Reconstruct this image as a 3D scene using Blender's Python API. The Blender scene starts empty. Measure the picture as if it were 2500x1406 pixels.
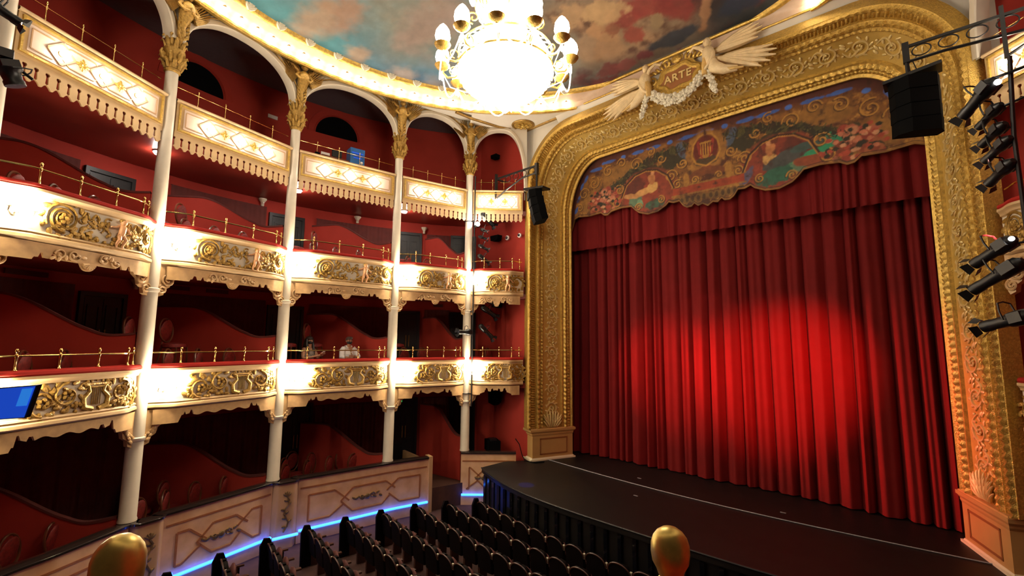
import bpy, math, random
import numpy as np
from math import sin, cos, pi, sqrt, radians, atan2, hypot
from mathutils import Vector, Matrix, noise
random.seed(7)
sc = bpy.context.scene
COL = sc.collection
Z0 = 5.6          # every top-level object is lifted by this at the end, so that the stalls floor is near z = 0

# ------------------------------------------------------------------ camera, light, exposure
def setup_camera():
    F, yaw, pitch, roll = 1120.0, radians(43.6), radians(6.65), radians(.5)
    f = Vector((-sin(yaw)*cos(pitch), cos(yaw)*cos(pitch), sin(pitch)))
    r = Vector((cos(yaw), sin(yaw), 0)); u = r.cross(f)
    r2 = cos(roll)*r + sin(roll)*u; u2 = -sin(roll)*r + cos(roll)*u
    cam = bpy.data.cameras.new('camera'); cam.sensor_width = 36; cam.lens = 36*F/2500
    cam.clip_start = .05; cam.clip_end = 100
    o = bpy.data.objects.new('camera', cam); COL.objects.link(o)
    m = Matrix(((r2.x, u2.x, -f.x), (r2.y, u2.y, -f.y), (r2.z, u2.z, -f.z))).to_4x4()
    o.matrix_world = m
    sc.camera = o
setup_camera()
sc.view_settings.view_transform = 'Standard'
sc.view_settings.look = 'None'
sc.view_settings.gamma = 1
sc.view_settings.use_curve_mapping = False
sc.view_settings.exposure = 0.06
sc.cycles.max_bounces = 5; sc.cycles.diffuse_bounces = 3; sc.cycles.glossy_bounces = 3
sc.cycles.transmission_bounces = 3; sc.cycles.sample_clamp_indirect = 4
sc.cycles.use_denoising = True
w = bpy.data.worlds.new('world'); sc.world = w; w.use_nodes = True
bg = w.node_tree.nodes['Background']; bg.inputs[0].default_value = (1, .72, .48, 1); bg.inputs[1].default_value = .035

WARM = (1, .80, .56)
def lamp_light(name, kind, loc, energy, color=(1, 1, 1), size=.1, target=None, spot=60, blend=.5):
    l = bpy.data.lights.new(name, kind); l.energy = energy; l.color = color
    if kind in ('POINT', 'SPOT'): l.shadow_soft_size = size
    if kind == 'AREA': l.size = size
    if kind == 'SPOT': l.spot_size = radians(spot); l.spot_blend = blend
    o = bpy.data.objects.new(name, l); COL.objects.link(o); o.location = loc
    if target is not None:
        d = Vector(target) - Vector(loc); o.rotation_euler = d.to_track_quat('-Z', 'Y').to_euler()
    return o
# red wash on the house curtain and a white profile beam, mostly from the side lighting poles
lamp_light('curtain_wash', 'SPOT', (.5, 7.7, 1.4), 7200, (1, .05, .045), .12, (-3.3, 14.2, -.75), 34, 1)
lamp_light('curtain_wash', 'SPOT', (-10.4, 7.9, 1.2), 4600, (1, .05, .045), .12, (-6.7, 14.2, -.9), 32, 1)  # mirrors the right-hand pole
lamp_light('curtain_wash', 'SPOT', (-11.3, 10.9, 1.3), 7500, (1, .05, .045), .12, (-2.2, 14.2, -1.4), 34, 1)
lamp_light('curtain_pattern', 'SPOT', (.5, 7.7, 2.2), 650, (1, .35, .3), .03, (-5.3, 14.2, .75), 11, .2)
lamp_light('curtain_flood', 'SPOT', (-5, 9.5, 5.5), 900, (1, .12, .10), .3, (-6.4, 14.2, -2.6), 52, 1)  # hangs over the apron with no fixture

lamp_light('added_blue_spot', 'SPOT', (-11.3, 10.9, 1.3), 1500, (.02, .08, 1), .02, (-8.95, 10.05, -4.0), 5, .6)  # blue spot added to make the blue patch on the stage floor
lamp_light('added_blue_spot', 'SPOT', (-11.2, 8.6, -4.2), 200, (.02, .10, 1), .03, (-9.9, 10.0, -4.6), 42, .9)  # added blue lamp without a fixture, for the glow on the slats

# ------------------------------------------------------------------ materials
MATS = {}
def mat(name, col=(.8, .8, .8), rough=.5, metal=0, emit=None, strength=0, spec=None, noise_amt=0, noise_scale=8, bump=0, bump_scale=30, attr=None, coat=0, col2=None):
    m = bpy.data.materials.new(name); m.use_nodes = True; nt = m.node_tree; N = nt.nodes; L = nt.links
    b = N['Principled BSDF']
    b.inputs['Base Color'].default_value = (*col, 1); b.inputs['Roughness'].default_value = rough; b.inputs['Metallic'].default_value = metal
    if spec is not None: b.inputs['Specular IOR Level'].default_value = spec
    if coat: b.inputs['Coat Weight'].default_value = coat
    if emit:
        b.inputs['Emission Color'].default_value = (*emit, 1); b.inputs['Emission Strength'].default_value = strength
    tc = N.new('ShaderNodeTexCoord')
    if attr:
        a = N.new('ShaderNodeAttribute'); a.attribute_name = attr
        nz = N.new('ShaderNodeTexNoise'); nz.inputs['Scale'].default_value = noise_scale; nz.inputs['Detail'].default_value = 5
        L.new(tc.outputs['Object'], nz.inputs['Vector'])
        mx = N.new('ShaderNodeMix'); mx.data_type = 'RGBA'; mx.blend_type = 'OVERLAY'; mx.inputs[0].default_value = noise_amt
        L.new(a.outputs['Color'], mx.inputs[6]); L.new(nz.outputs['Fac'], mx.inputs[7]); L.new(mx.outputs[2], b.inputs['Base Color'])
    elif noise_amt:
        nz = N.new('ShaderNodeTexNoise'); nz.inputs['Scale'].default_value = noise_scale; nz.inputs['Detail'].default_value = 6
        L.new(tc.outputs['Object'], nz.inputs['Vector'])
        cr = N.new('ShaderNodeValToRGB'); k = 1-noise_amt
        c2 = col2 or tuple(c*k for c in col)
        cr.color_ramp.elements[0].position = .32; cr.color_ramp.elements[0].color = (*c2, 1)
        cr.color_ramp.elements[1].position = .68; cr.color_ramp.elements[1].color = (*col, 1)
        L.new(nz.outputs['Fac'], cr.inputs[0]); L.new(cr.outputs[0], b.inputs['Base Color'])
    if bump:
        n2 = N.new('ShaderNodeTexNoise'); n2.inputs['Scale'].default_value = bump_scale; n2.inputs['Detail'].default_value = 4
        L.new(tc.outputs['Object'], n2.inputs['Vector'])
        bp = N.new('ShaderNodeBump'); bp.inputs['Strength'].default_value = bump; bp.inputs['Distance'].default_value = .02
        L.new(n2.outputs['Fac'], bp.inputs['Height']); L.new(bp.outputs[0], b.inputs['Normal'])
    MATS[name] = m
    return m
mat('cream_paint', (.68, .59, .45), .42, noise_amt=.10, noise_scale=3)
mat('white_plaster', (.76, .70, .58), .5, noise_amt=.06, noise_scale=2)
mat('tan_paint', (.60, .40, .20), .45, noise_amt=.22, noise_scale=6)
mat('gold', (.74, .47, .10), .32, .55, noise_amt=.40, noise_scale=14, bump=.5, bump_scale=40)
mat('old_gold', (.48, .28, .07), .36, .62, noise_amt=.45, noise_scale=12, bump=.6, bump_scale=35)
mat('gold_frieze', (.62, .40, .09), .45, .30, noise_amt=.18, noise_scale=5, bump=.25, bump_scale=60)
mat('scroll_gold', (.80, .60, .24), .40, .25, noise_amt=.2, noise_scale=9)
mat('gold_leaf', (.68, .42, .085), .32, .55, noise_amt=.35, noise_scale=25, bump=.7, bump_scale=55)
mat('brass', (.88, .60, .22), .16, 1, noise_amt=.15, noise_scale=10)
mat('polished_brass', (.82, .58, .15), .36, .72, noise_amt=.3, noise_scale=60)
mat('red_wall', (.36, .032, .020), .75, spec=.2, noise_amt=.10, noise_scale=2)
mat('maroon_panel', (.16, .014, .009), .75, noise_amt=.2, noise_scale=3)
mat('maroon_drape', (.11, .016, .011), .85, noise_amt=.25, noise_scale=4)
mat('soffit_red', (.24, .024, .014), .34, noise_amt=.12, noise_scale=2)
mat('gallery_ceiling', (.13, .12, .14), .8, noise_amt=.1)
mat('red_velvet', (.34, .018, .012), .8, spec=.15, bump=.2, bump_scale=120)
mat('velvet_curtain', (.145, .010, .010), .8, spec=.08, noise_amt=.10, noise_scale=3, bump=.12, bump_scale=160)
mat('chair_red', (.30, .026, .020), .6, noise_amt=.45, noise_scale=22)
mat('dark_wood', (.035, .018, .011), .35, noise_amt=.4, noise_scale=9)
mat('chair_wood', (.16, .045, .018), .28, noise_amt=.4, noise_scale=9)
mat('door_black', (.005, .0045, .005), .42, spec=.35, noise_amt=.3, noise_scale=5)
mat('black_metal', (.006, .006, .007), .4, .1)
mat('black_matte', (.002, .002, .0022), .8, spec=.06)
mat('stage_black', (.006, .0045, .004), .5, spec=.3, noise_amt=.4, noise_scale=3)
mat('slat_gloss', (.004, .004, .006), .12, coat=.5)
mat('floor_carpet', (.06, .020, .013), .85, noise_amt=.4, noise_scale=5)
mat('box_floor', (.08, .028, .016), .7, noise_amt=.3, noise_scale=5)
mat('marble', (.80, .50, .27), .32, noise_amt=.22, noise_scale=2.2, col2=(.60, .33, .16))
mat('marble_plain', (.58, .34, .16), .4, noise_amt=.15, noise_scale=2)
mat('inlay_brown', (.36, .13, .04), .4, noise_amt=.2)
mat('plinth', (.50, .29, .095), .42, noise_amt=.08, noise_scale=3)
mat('plinth_line', (.26, .10, .03), .42)
mat('pink_panel', (.80, .60, .46), .45, noise_amt=.05)
mat('panel_line', (.50, .30, .15), .45)
mat('flesh_paint', (.66, .33, .15), .45, noise_amt=.1)
mat('plaster_figure', (.80, .60, .32), .45, noise_amt=.22, noise_scale=6, bump=.5, bump_scale=30)
mat('plaster_flower', (.74, .66, .48), .5, noise_amt=.25, noise_scale=30)
mat('bulb', (1, .95, .85), .3, emit=(1, .88, .70), strength=36)
mat('column_bulb', (1, .95, .85), .3, emit=(1, .85, .62), strength=340)
mat('panel_bulb', (1, .95, .85), .3, emit=(1, .90, .76), strength=120)
mat('crystal_glow', (1, .97, .92), .2, emit=(1, .92, .80), strength=16)
mat('crystal', (.95, .93, .88), .08, spec=.9, emit=(1, .92, .8), strength=2.2)  # emission added so strands and swags blow out; they hold no lamp
mat('led_white', (1, 1, 1), .3, emit=(1, .90, .80), strength=330)
mat('led_blue', (.1, .3, 1), .3, emit=(.02, .10, 1), strength=6)
mat('led_core', (.1, .6, 1), .3, emit=(.05, .60, 1), strength=2.2)
mat('screen_blue', (.02, .08, .5), .2, emit=(.01, .07, .60), strength=.75)
mat('screen_light', (.1, .4, .8), .2, emit=(.02, .22, .80), strength=.75)
mat('blue_plastic', (.03, .15, .42), .3, noise_amt=.2, noise_scale=8)
mat('exit_green', (.02, .5, .15), .3, emit=(.01, .6, .12), strength=1.3)
mat('white_plastic', (.75, .72, .68), .35)
mat('skin', (.50, .27, .16), .5)
mat('skin_dark', (.40, .20, .11), .5)
mat('hair_dark', (.018, .012, .010), .5)
mat('hair_brown', (.07, .04, .028), .5)
mat('shirt_white', (.82, .80, .76), .7)
mat('cloth_black', (.012, .012, .014), .8)
mat('cloth_pattern', (.5, .45, .38), .8, noise_amt=.8, noise_scale=40)
mat('lens_glass', (.03, .03, .04), .05, spec=.9)
mat('lens_lit', (1, 1, 1), .1, emit=(1, .95, .9), strength=9)
mat('lens_red', (1, .1, .1), .1, emit=(1, .10, .08), strength=6)
mat('lens_blue', (.5, .7, 1), .1, emit=(.5, .7, 1), strength=5)
mat('fresco', (.5, .5, .5), .8, attr='Col', noise_amt=.28, noise_scale=3.5)
mat('pelmet_paint', (.5, .4, .2), .7, attr='Col', noise_amt=.35, noise_scale=7)
mat('cable', (.25, .24, .25), .5)
mat('gold_drape', (.74, .48, .16), .4, .15, noise_amt=.2, bump=.5, bump_scale=20)
mat('cornice_pink', (.62, .44, .30), .45, noise_amt=.1)
mat('relief_gold', (.50, .29, .06), .36, .45, noise_amt=.45, noise_scale=22, bump=.6, bump_scale=50)
mat('stone_white', (.72, .62, .42), .5)

# ------------------------------------------------------------------ mesh builder
class MB:
    def __init__(s): s.v = []; s.f = []; s.c = None
    def add(s, V, Fc):
        n = len(s.v); s.v += [tuple(p) for p in V]; s.f += [tuple(i+n for i in q) for q in Fc]; return s
    def box(s, c, d, M=None):
        x, y, z = d[0]/2, d[1]/2, d[2]/2
        V = [Vector((a, b, e)) for a in (-x, x) for b in (-y, y) for e in (-z, z)]
        if M is not None: V = [M @ p for p in V]
        V = [p+Vector(c) for p in V]
        return s.add(V, [(0, 1, 3, 2), (4, 6, 7, 5), (0, 4, 5, 1), (2, 3, 7, 6), (0, 2, 6, 4), (1, 5, 7, 3)])
    def tube(s, P, r, n=8, closed=False, cap=True, flat=1):
        P = [Vector(p) for p in P]; m = len(P)
        R = r if isinstance(r, (list, tuple)) else [r]*m
        V = []; prev = None
        for i, p in enumerate(P):
            a = P[(i-1) % m] if (closed or i > 0) else P[i]; b = P[(i+1) % m] if (closed or i < m-1) else P[i]
            t = (b-a)
            if t.length < 1e-9: t = Vector((0, 0, 1))
            t.normalize()
            if prev is None:
                up = Vector((0, 0, 1)) if abs(t.z) < .9 else Vector((1, 0, 0))
                x = t.cross(up).normalized()
            else:
                x = prev-t*prev.dot(t)
                x = x.normalized() if x.length > 1e-6 else t.orthogonal().normalized()
            prev = x; y = t.cross(x)
            for k in range(n):
                a_ = 2*pi*k/n; V.append(p+(x*cos(a_)+y*sin(a_)*flat)*R[i])
        Fc = []
        for i in range(m if closed else m-1):
            j = (i+1) % m
            for k in range(n):
                l = (k+1) % n; Fc.append((i*n+k, i*n+l, j*n+l, j*n+k))
        if cap and not closed:
            Fc.append(tuple(range(n))[::-1]); Fc.append(tuple((m-1)*n+k for k in range(n)))
        return s.add(V, Fc)
    def lathe(s, prof, o=(0, 0, 0), n=16, M=None):
        V = []; Fc = []; m = len(prof)
        for r, z in prof:
            for k in range(n):
                a = 2*pi*k/n; p = Vector((r*cos(a), r*sin(a), z))
                if M is not None: p = M @ p
                V.append(p+Vector(o))
        for i in range(m-1):
            for k in range(n):
                l = (k+1) % n; Fc.append((i*n+k, i*n+l, (i+1)*n+l, (i+1)*n+k))
        Fc.append(tuple(range(n))[::-1]); Fc.append(tuple((m-1)*n+k for k in range(n)))
        return s.add(V, Fc)
    def ell(s, c, r, M=None, n=8, m=5):
        prof = [(sin(pi*(i+.02)/(m+.04)), -cos(pi*(i+.02)/(m+.04))) for i in range(m+1)]
        V = []; Fc = []
        for a, b in prof:
            for k in range(n):
                t = 2*pi*k/n; p = Vector((a*cos(t)*r[0], a*sin(t)*r[1], b*r[2]))
                if M is not None: p = M @ p
                V.append(p+Vector(c))
        for i in range(m):
            for k in range(n):
                l = (k+1) % n; Fc.append((i*n+k, i*n+l, (i+1)*n+l, (i+1)*n+k))
        Fc.append(tuple(range(n))[::-1]); Fc.append(tuple(m*n+k for k in range(n)))
        return s.add(V, Fc)
    def prism(s, poly, y0, y1, T=None):
        """poly in (x,z), extruded along y; T maps Vector((x,y,z)) -> world"""
        n = len(poly); V = [Vector((x, y0, z)) for x, z in poly]+[Vector((x, y1, z)) for x, z in poly]
        if T: V = [T(p) for p in V]
        Fc = [tuple(range(n)), tuple(range(n, 2*n))[::-1]]+[(i, i+n, (i+1) % n+n, (i+1) % n) for i in range(n)]
        return s.add(V, Fc)
    def grid(s, rows, closed=False):
        """rows: list of equally long point lists"""
        m = len(rows); n = len(rows[0]); V = [p for r in rows for p in r]; Fc = []
        for i in range(m-1):
            for k in range(n if closed else n-1):
                l = (k+1) % n; Fc.append((i*n+k, (i+1)*n+k, (i+1)*n+l, i*n+l))
        return s.add(V, Fc)
    def map(s, fn):
        s.v = [tuple(fn(*p)) for p in s.v]; return s
    def xf(s, M):
        s.v = [tuple(M @ Vector(p)) for p in s.v]; return s

OFF = {}
def link(o):
    COL.objects.link(o); return o
def _mesh(name, mb, m, smooth=True, off=Vector((0, 0, 0))):
    me = bpy.data.meshes.new(name)
    me.from_pydata([(p[0]-off[0], p[1]-off[1], p[2]-off[2]) for p in mb.v], [], mb.f)
    mm = m if isinstance(m, (list, tuple)) else [m]
    for q in mm: me.materials.append(MATS[q])
    if smooth:
        me.polygons.foreach_set('use_smooth', [True]*len(me.polygons))
        try: me.set_sharp_from_angle(angle=radians(42))
        except Exception: pass
    me.update()
    return me
def thing(name, label, cat, loc=(0, 0, 0), rz=0, group=None):
    o = bpy.data.objects.new(name, None); link(o); o.empty_display_size = .1
    o.location = loc; o.rotation_euler = (0, 0, rz); o['label'] = label; o['category'] = cat
    if group: o['group'] = group
    OFF[o.name] = Vector(loc); return o
def part(name, mb, m, parent, world=True, smooth=True, label=None):
    """world=True: vertices are given in scene coordinates (parent must be unrotated); False: in the parent's own frame"""
    off = OFF.get(parent.name, Vector((0, 0, 0))) if world else Vector((0, 0, 0))
    o = bpy.data.objects.new(name, _mesh(name, mb, m, smooth, off)); link(o); o.parent = parent
    if world: OFF[o.name] = off
    if label: o['label'] = label
    return o
def top(name, mb, m, label=None, cat=None, group=None, kind=None, smooth=True):
    xs = [p[0] for p in mb.v]; ys = [p[1] for p in mb.v]; zs = [p[2] for p in mb.v]
    off = Vector(((min(xs)+max(xs))/2, (min(ys)+max(ys))/2, min(zs)))
    o = bpy.data.objects.new(name, _mesh(name, mb, m, smooth, off)); link(o); o.location = off
    OFF[o.name] = off
    if label: o['label'] = label
    if cat: o['category'] = cat
    if group: o['group'] = group
    if kind: o['kind'] = kind
    return o
def struct(name, mb, m, smooth=True): return top(name, mb, m, kind='structure', smooth=smooth)
def dup(root, loc, rot=None, label=None, group=None, name=None, scale=None):
    r = root.copy(); link(r); r.location = loc
    if rot is not None: r.rotation_euler = rot if hasattr(rot, '__len__') else (0, 0, rot)
    if label: r['label'] = label
    if group: r['group'] = group
    if scale: r.scale = (scale,)*3
    for ch in list(root.children):
        c = ch.copy(); link(c); c.parent = r
        for g in ch.children:
            d = g.copy(); link(d); d.parent = c
    return r
class Proto:
    """first call hands out the original, later ones copies"""
    def __init__(s, root): s.root = root; s.used = False
    def put(s, loc, rot=None, label=None, group=None, scale=None):
        if not s.used:
            s.used = True; r = s.root; r.location = loc
            if rot is not None: r.rotation_euler = rot if hasattr(rot, '__len__') else (0, 0, rot)
            if label: r['label'] = label
            if group: r['group'] = group
            if scale: r.scale = (scale,)*3
            return r
        return dup(s.root, loc, rot, label, group, scale=scale)
def sm(t): t = max(0, min(1, t)); return t*t*(3-2*t)
def spiral(cx, cz, r0, turns, a0, d=1, n=28, k=.82):
    P = []
    for i in range(n+1):
        t = i/n; r = r0*(1-t)**k+.012; a = a0+d*2*pi*turns*t
        P.append((cx+r*cos(a), 0, cz+r*sin(a)))
    return P
def taper(P, r0, r1): return [r0+(r1-r0)*i/(len(P)-1) for i in range(len(P))]
def leaf(mb, x, z, ang, l=.08, w=.035, y=0, t=.018, n=6):
    M = Matrix.Rotation(-ang, 3, 'Y'); mb.ell((x+cos(ang)*l*.5, y, z+sin(ang)*l*.5), (l*.55, t, w*.6), M, n, 4)

# ------------------------------------------------------------------ plan of the auditorium
HC = (-5.15, 5.2)                       # centre of the round ceiling
CP = [(-10.70, -.71), (-12.39, 1.74), (-13.26, 4.82), (-12.86, 8.01), (-12.26, 10.60), (-10.78, 12.05)]
class Bay:
    def __init__(s, a, b):
        s.a = Vector(a); s.b = Vector(b); d = s.b-s.a; s.L = d.length; s.u = d/s.L; s.n = Vector((s.u.y, -s.u.x))
    def P(s, t, off, z):
        q = s.a+s.u*t+s.n*off; return (q.x, q.y, z)
BAYS = [Bay(CP[i], CP[i+1]) for i in range(5)]
MIR = lambda p: (-10-p[0], p[1])
RBAY = Bay(MIR(CP[5]), MIR(CP[4]))
BN = ['fifth', 'fourth', 'third', 'second', 'first']
BAYN = [n+' bay left of the stage' for n in BN]+['bay right of the stage']
def bow(b, s): return .02+.24*sm(min(s-.08, b.L-.08-s)/.50)
T1, T2, T3 = -.56, 2.52, 5.43
BACKR = 10.7
def back_pt(ang, z, r=BACKR): return (HC[0]+r*cos(ang), HC[1]+r*sin(ang), z)
def ang_of(p): return atan2(p[1]-HC[1], p[0]-HC[0])
# ================================================================== structure
# floors
mb = MB(); mb.box((-5.6, 5, -5.45), (24, 20, .1)); struct('floor', mb, 'floor_carpet')
AW0, AW1 = radians(128), radians(262)          # angular span of the curved back wall
def arc_rows(r0, r1, z, a0=AW0, a1=AW1, n=90):
    return [[(HC[0]+r0*cos(a), HC[1]+r0*sin(a), z) for a in [a0+(a1-a0)*i/n for i in range(n+1)]],
            [(HC[0]+r1*cos(a), HC[1]+r1*sin(a), z) for a in [a0+(a1-a0)*i/n for i in range(n+1)]]]
# curved red back wall behind the boxes
mb = MB(); zz = [-5.4, -4.7, -1.5, 1.6, 4.6, 8.7]
A = [AW0+(AW1-AW0)*i/120 for i in range(121)]
mb.grid([[(HC[0]+BACKR*cos(a), HC[1]+BACKR*sin(a), z) for a in A] for z in zz])
mb.grid([[(HC[0]+(BACKR+.2)*cos(a), HC[1]+(BACKR+.2)*sin(a), z) for a in A] for z in zz[::-1]])
struct('wall_back', mb, 'red_wall')
# red end wall beside the proscenium (left) and its twin (right)
for sgn, nm in ((1, 'wall_left'), (-1, 'wall_right')):
    mb = MB()
    pts = [(-10.72, 12.28), (-13.42, 12.10), (-13.55, 12.3), (-10.72, 12.6)]
    if sgn < 0: pts = [MIR(p) for p in pts][::-1]
    n = 4; V = [(*p, -5.4) for p in pts]+[(*p, 8.7) for p in pts]
    mb.add(V, [(i, (i+1) % n, (i+1) % n+n, i+n) for i in range(n)]+[tuple(range(n))[::-1], tuple(range(n, 2*n))])
    struct(nm, mb, 'red_wall', smooth=False)
# right-hand curved back wall seen past the proscenium
mb = MB(); A2 = [radians(-20)+radians(72)*i/50 for i in range(51)]
mb.grid([[(HC[0]+.3+BACKR*cos(a), HC[1]+BACKR*sin(a), z) for a in A2] for z in (-5.4, 8.7)]); struct('wall_right', mb, 'red_wall')
# tier slabs: front edge on the column line, back edge on the wall
def slab(zt, zb, name, m, msof):
    mb = MB(); rows = []
    fr = []; bk = []
    for i, b in enumerate(BAYS):
        for k in range(9):
            s = b.L*k/8; fr.append((b.P(s, -.04, 0)[0], b.P(s, -.04, 0)[1]))
    for p in fr:
        a = ang_of(p); bk.append((HC[0]+(BACKR-.02)*cos(a), HC[1]+(BACKR-.02)*sin(a)))
    mb.grid([[(*p, zt) for p in fr], [(*p, zt) for p in bk]])
    struct('floor', mb, m, smooth=False)
    mb = MB()
    mb.grid([[(*p, zb) for p in bk], [(*p, zb) for p in fr]]); mb.grid([[(*p, zb) for p in fr], [(*p, zt-.01) for p in fr]])
    struct('ceiling', mb, msof, smooth=False)
slab(-1.42, -1.60, 'tier', 'box_floor', 'soffit_red')
slab(1.68, 1.50, 'tier', 'box_floor', 'soffit_red')
slab(4.70, 4.52, 'tier', 'box_floor', 'soffit_red')
# ground-level box floor, a little above the stalls
mb = MB(); fr = []; bk = []
for b in BAYS[:4]:
    for k in range(9):
        q = b.P(b.L*k/8, .1, 0); fr.append(q[:2]); a = ang_of(q); bk.append((HC[0]+(BACKR-.02)*cos(a), HC[1]+(BACKR-.02)*sin(a)))
mb.grid([[(*p, -4.7) for p in fr], [(*p, -4.7) for p in bk]]); mb.grid([[(*p, -5.4) for p in fr], [(*p, -4.7) for p in fr]])
struct('floor', mb, 'box_floor', smooth=False)
# gallery ceiling (dark) behind the arcade
mb = MB(); fr = []; bk = []
for b in BAYS:
    for k in range(9):
        q = b.P(b.L*k/8, -.16, 0); fr.append(q[:2]); a = ang_of(q); bk.append((HC[0]+(BACKR+.02)*cos(a), HC[1]+(BACKR+.02)*sin(a)))
mb.grid([[(*p, 8.35) for p in bk], [(*p, 8.35) for p in fr]])
struct('ceiling', mb, 'gallery_ceiling', smooth=False)

# round ceiling: cornice ring, flat pendentives, painted dome ----------------------------------
YP = 11.98
def ringpt(a, r, z): return (HC[0]+r*cos(a), min(HC[1]+r*sin(a), YP), z)
RA = [2*pi*i/260 for i in range(261)]
RL = [radians(116.2)+radians(307.6)*i/250 for i in range(251)]
prof_low = [(7.78, 7.80), (7.66, 7.77), (7.60, 7.73), (7.54, 7.75), (7.53, 7.80)]
mb = MB(); mb.grid([[ringpt(a, r, z) for a in RL] for r, z in prof_low]); struct('trim_1', mb, 'gold')
prof_mid = [(7.53, 7.80), (7.56, 7.84), (7.56, 7.93), (7.50, 7.97), (7.42, 7.98), (7.38, 8.02), (7.30, 8.08), (7.22, 8.12)]
mb = MB(); mb.grid([[ringpt(a, r, z) for a in RA] for r, z in prof_mid]); struct('trim_2', mb, 'cornice_pink')
prof_up = [(7.22, 8.10), (7.17, 8.10), (7.12, 8.13), (7.10, 8.18), (7.08, 8.22)]
mb = MB(); mb.grid([[ringpt(a, r, z) for a in RA] for r, z in prof_up]); struct('trim_3', mb, 'gold')
mb = MB(); mb.box((-5.0, 12.17, 8.0), (7.0, .36, .42)); mb.grid([[(-9.4, 11.985, 7.80), (-.6, 11.985, 7.80)], [(-9.4, 12.28, 7.50), (-.6, 12.28, 7.50)]]); struct('trim_5', mb, 'white_plaster', smooth=False)
mb = MB(); mb.tube([(-8.2, 11.97, 8.16), (-1.8, 11.97, 8.16)], .035, 6); mb.tube([(-8.2, 11.97, 7.80), (-1.8, 11.97, 7.80)], .03, 6); struct('trim_6', mb, 'gold')
# wall above the arches, then the plaster soffit reaching in to the ring
def arch_curve(b, i, n=28):
    L = b.L; s0 = .17; s1 = L-.17; zc = 7.86 if i in (3,) else 7.80
    zl = 6.75; zr = 6.75
    if i == 4: s1 = L-.10; zc = 7.70; zr = 5.4
    P = []
    ml = (s0+s1)/2 if i != 4 else s0+(s1-s0)*.50
    for k in range(n+1):
        t = pi*k/n
        if t <= pi/2: s = ml-(ml-s0)*cos(t)**.9 if cos(t) > 0 else ml; z = zl+(zc-zl)*sin(t)
        else:
            c = -cos(t); s = ml+(s1-ml)*c**(.9 if i != 4 else .75); z = zr+(zc-zr)*sin(t)**(1 if i != 4 else .85)
        P.append((s, z))
    return P
wl = MB()
for i, b in enumerate(BAYS+[RBAY]):
    mirror = (i == 5)
    C = arch_curve(b, 4 if mirror else i)
    if mirror: C = [(b.L-s, z) for s, z in C[::-1]]
    ZT = 7.98
    ends = [(0, C[0][1])]+C+[(b.L, C[-1][1])]
    for off, fl in ((.06, 1), (-.14, 0)):
        wl.grid([[b.P(s, off, z) for s, z in ends], [b.P(s, off, ZT) for s, z in ends]])
    # soffit towards the ring
    lo = []; hi = []
    for k in range(13):
        s = b.L*k/12; p = b.P(s, .06, ZT); a = ang_of(p); lo.append(p)
        q = ringpt(a, 7.70, 7.80)
        if p[1] > 10.5: q = (q[0], q[1], 7.80)
        hi.append(q)
    if i < 4: wl.grid([lo, hi])
struct('wall_arcade', wl, 'white_plaster')
# flat corner ceilings (left and right) between ring, arcade and proscenium wall
for sgn in (1, -1):
    mb = MB(); ring = []; outer = []
    for k in range(31):
        t = k/30; a = radians(143)+(radians(66)-radians(146))*t*.42
        ring.append((HC[0]+7.70*cos(a), min(HC[1]+7.70*sin(a), 12.35), 7.80))
    edge = [BAYS[3].P(BAYS[3].L*.96, .06, 7.8), BAYS[4].P(0.05, .06, 7.8), BAYS[4].P(BAYS[4].L*.9, .06, 7.8), (-10.95, 12.4, 7.8), (-8.0, 12.4, 7.8)]
    el = [0]
    for j in range(4): el.append(el[-1]+hypot(edge[j+1][0]-edge[j][0], edge[j+1][1]-edge[j][1]))
    for k in range(31):
        d = el[-1]*k/30; j = 0
        while j < 3 and d > el[j+1]: j += 1
        q = (d-el[j])/(el[j+1]-el[j]); outer.append(tuple(edge[j][m]+(edge[j+1][m]-edge[j][m])*q for m in range(2))+(7.8,))
    if sgn < 0: ring = [(-10-p[0], p[1], p[2]) for p in ring]; outer = [(-10-p[0], p[1], p[2]) for p in outer]
    mb.grid([ring, outer]); struct('ceiling', mb, 'white_plaster', smooth=False)
    mb = MB()
    tp = [(-11.72, 9.45), (-11.66, 10.15), (-11.42, 11.2), (-10.98, 12.12), (-9.6, 12.12), (-8.3, 12.16)]
    if sgn < 0: tp = [MIR(p) for p in tp]
    mb.tube([(*p, 7.79) for p in tp], .075, 6, flat=.5); struct('trim_4', mb, 'old_gold')
# proscenium wall above and beside the gold frame
mb = MB()
def box2(x0, x1, z0, z1, y0=12.28, y1=12.6): mb.box(((x0+x1)/2, (y0+y1)/2, (z0+z1)/2), (x1-x0, y1-y0, z1-z0))
WALLP = mb
struct_wallp = None


# ---- value noise for the paintings
rng = np.random.default_rng(5)
def vnoise(x, y, s, seed):
    r = np.random.default_rng(seed); G = r.random((64, 64))
    X = x*s; Y = y*s; xi = np.floor(X).astype(int); yi = np.floor(Y).astype(int); fx = X-xi; fy = Y-yi
    fx = fx*fx*(3-2*fx); fy = fy*fy*(3-2*fy)
    g = lambda a, b: G[a % 64, b % 64]
    return (g(xi, yi)*(1-fx)+g(xi+1, yi)*fx)*(1-fy)+(g(xi, yi+1)*(1-fx)+g(xi+1, yi+1)*fx)*fy
def fbm(x, y, s, seed, o=5):
    t = 0; a = .5; n = 0
    for k in range(o): t = t+a*vnoise(x, y, s*2**k, seed+k); n += a; a *= .55
    return t/n
def srgb(c): return np.array([((v/255)/12.92 if v/255 <= .04045 else ((v/255+.055)/1.055)**2.4) for v in c])
def blend(C, m, col):
    m = np.clip(m, 0, 1)[:, None]; return C*(1-m)+srgb(col)[None]*m
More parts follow.
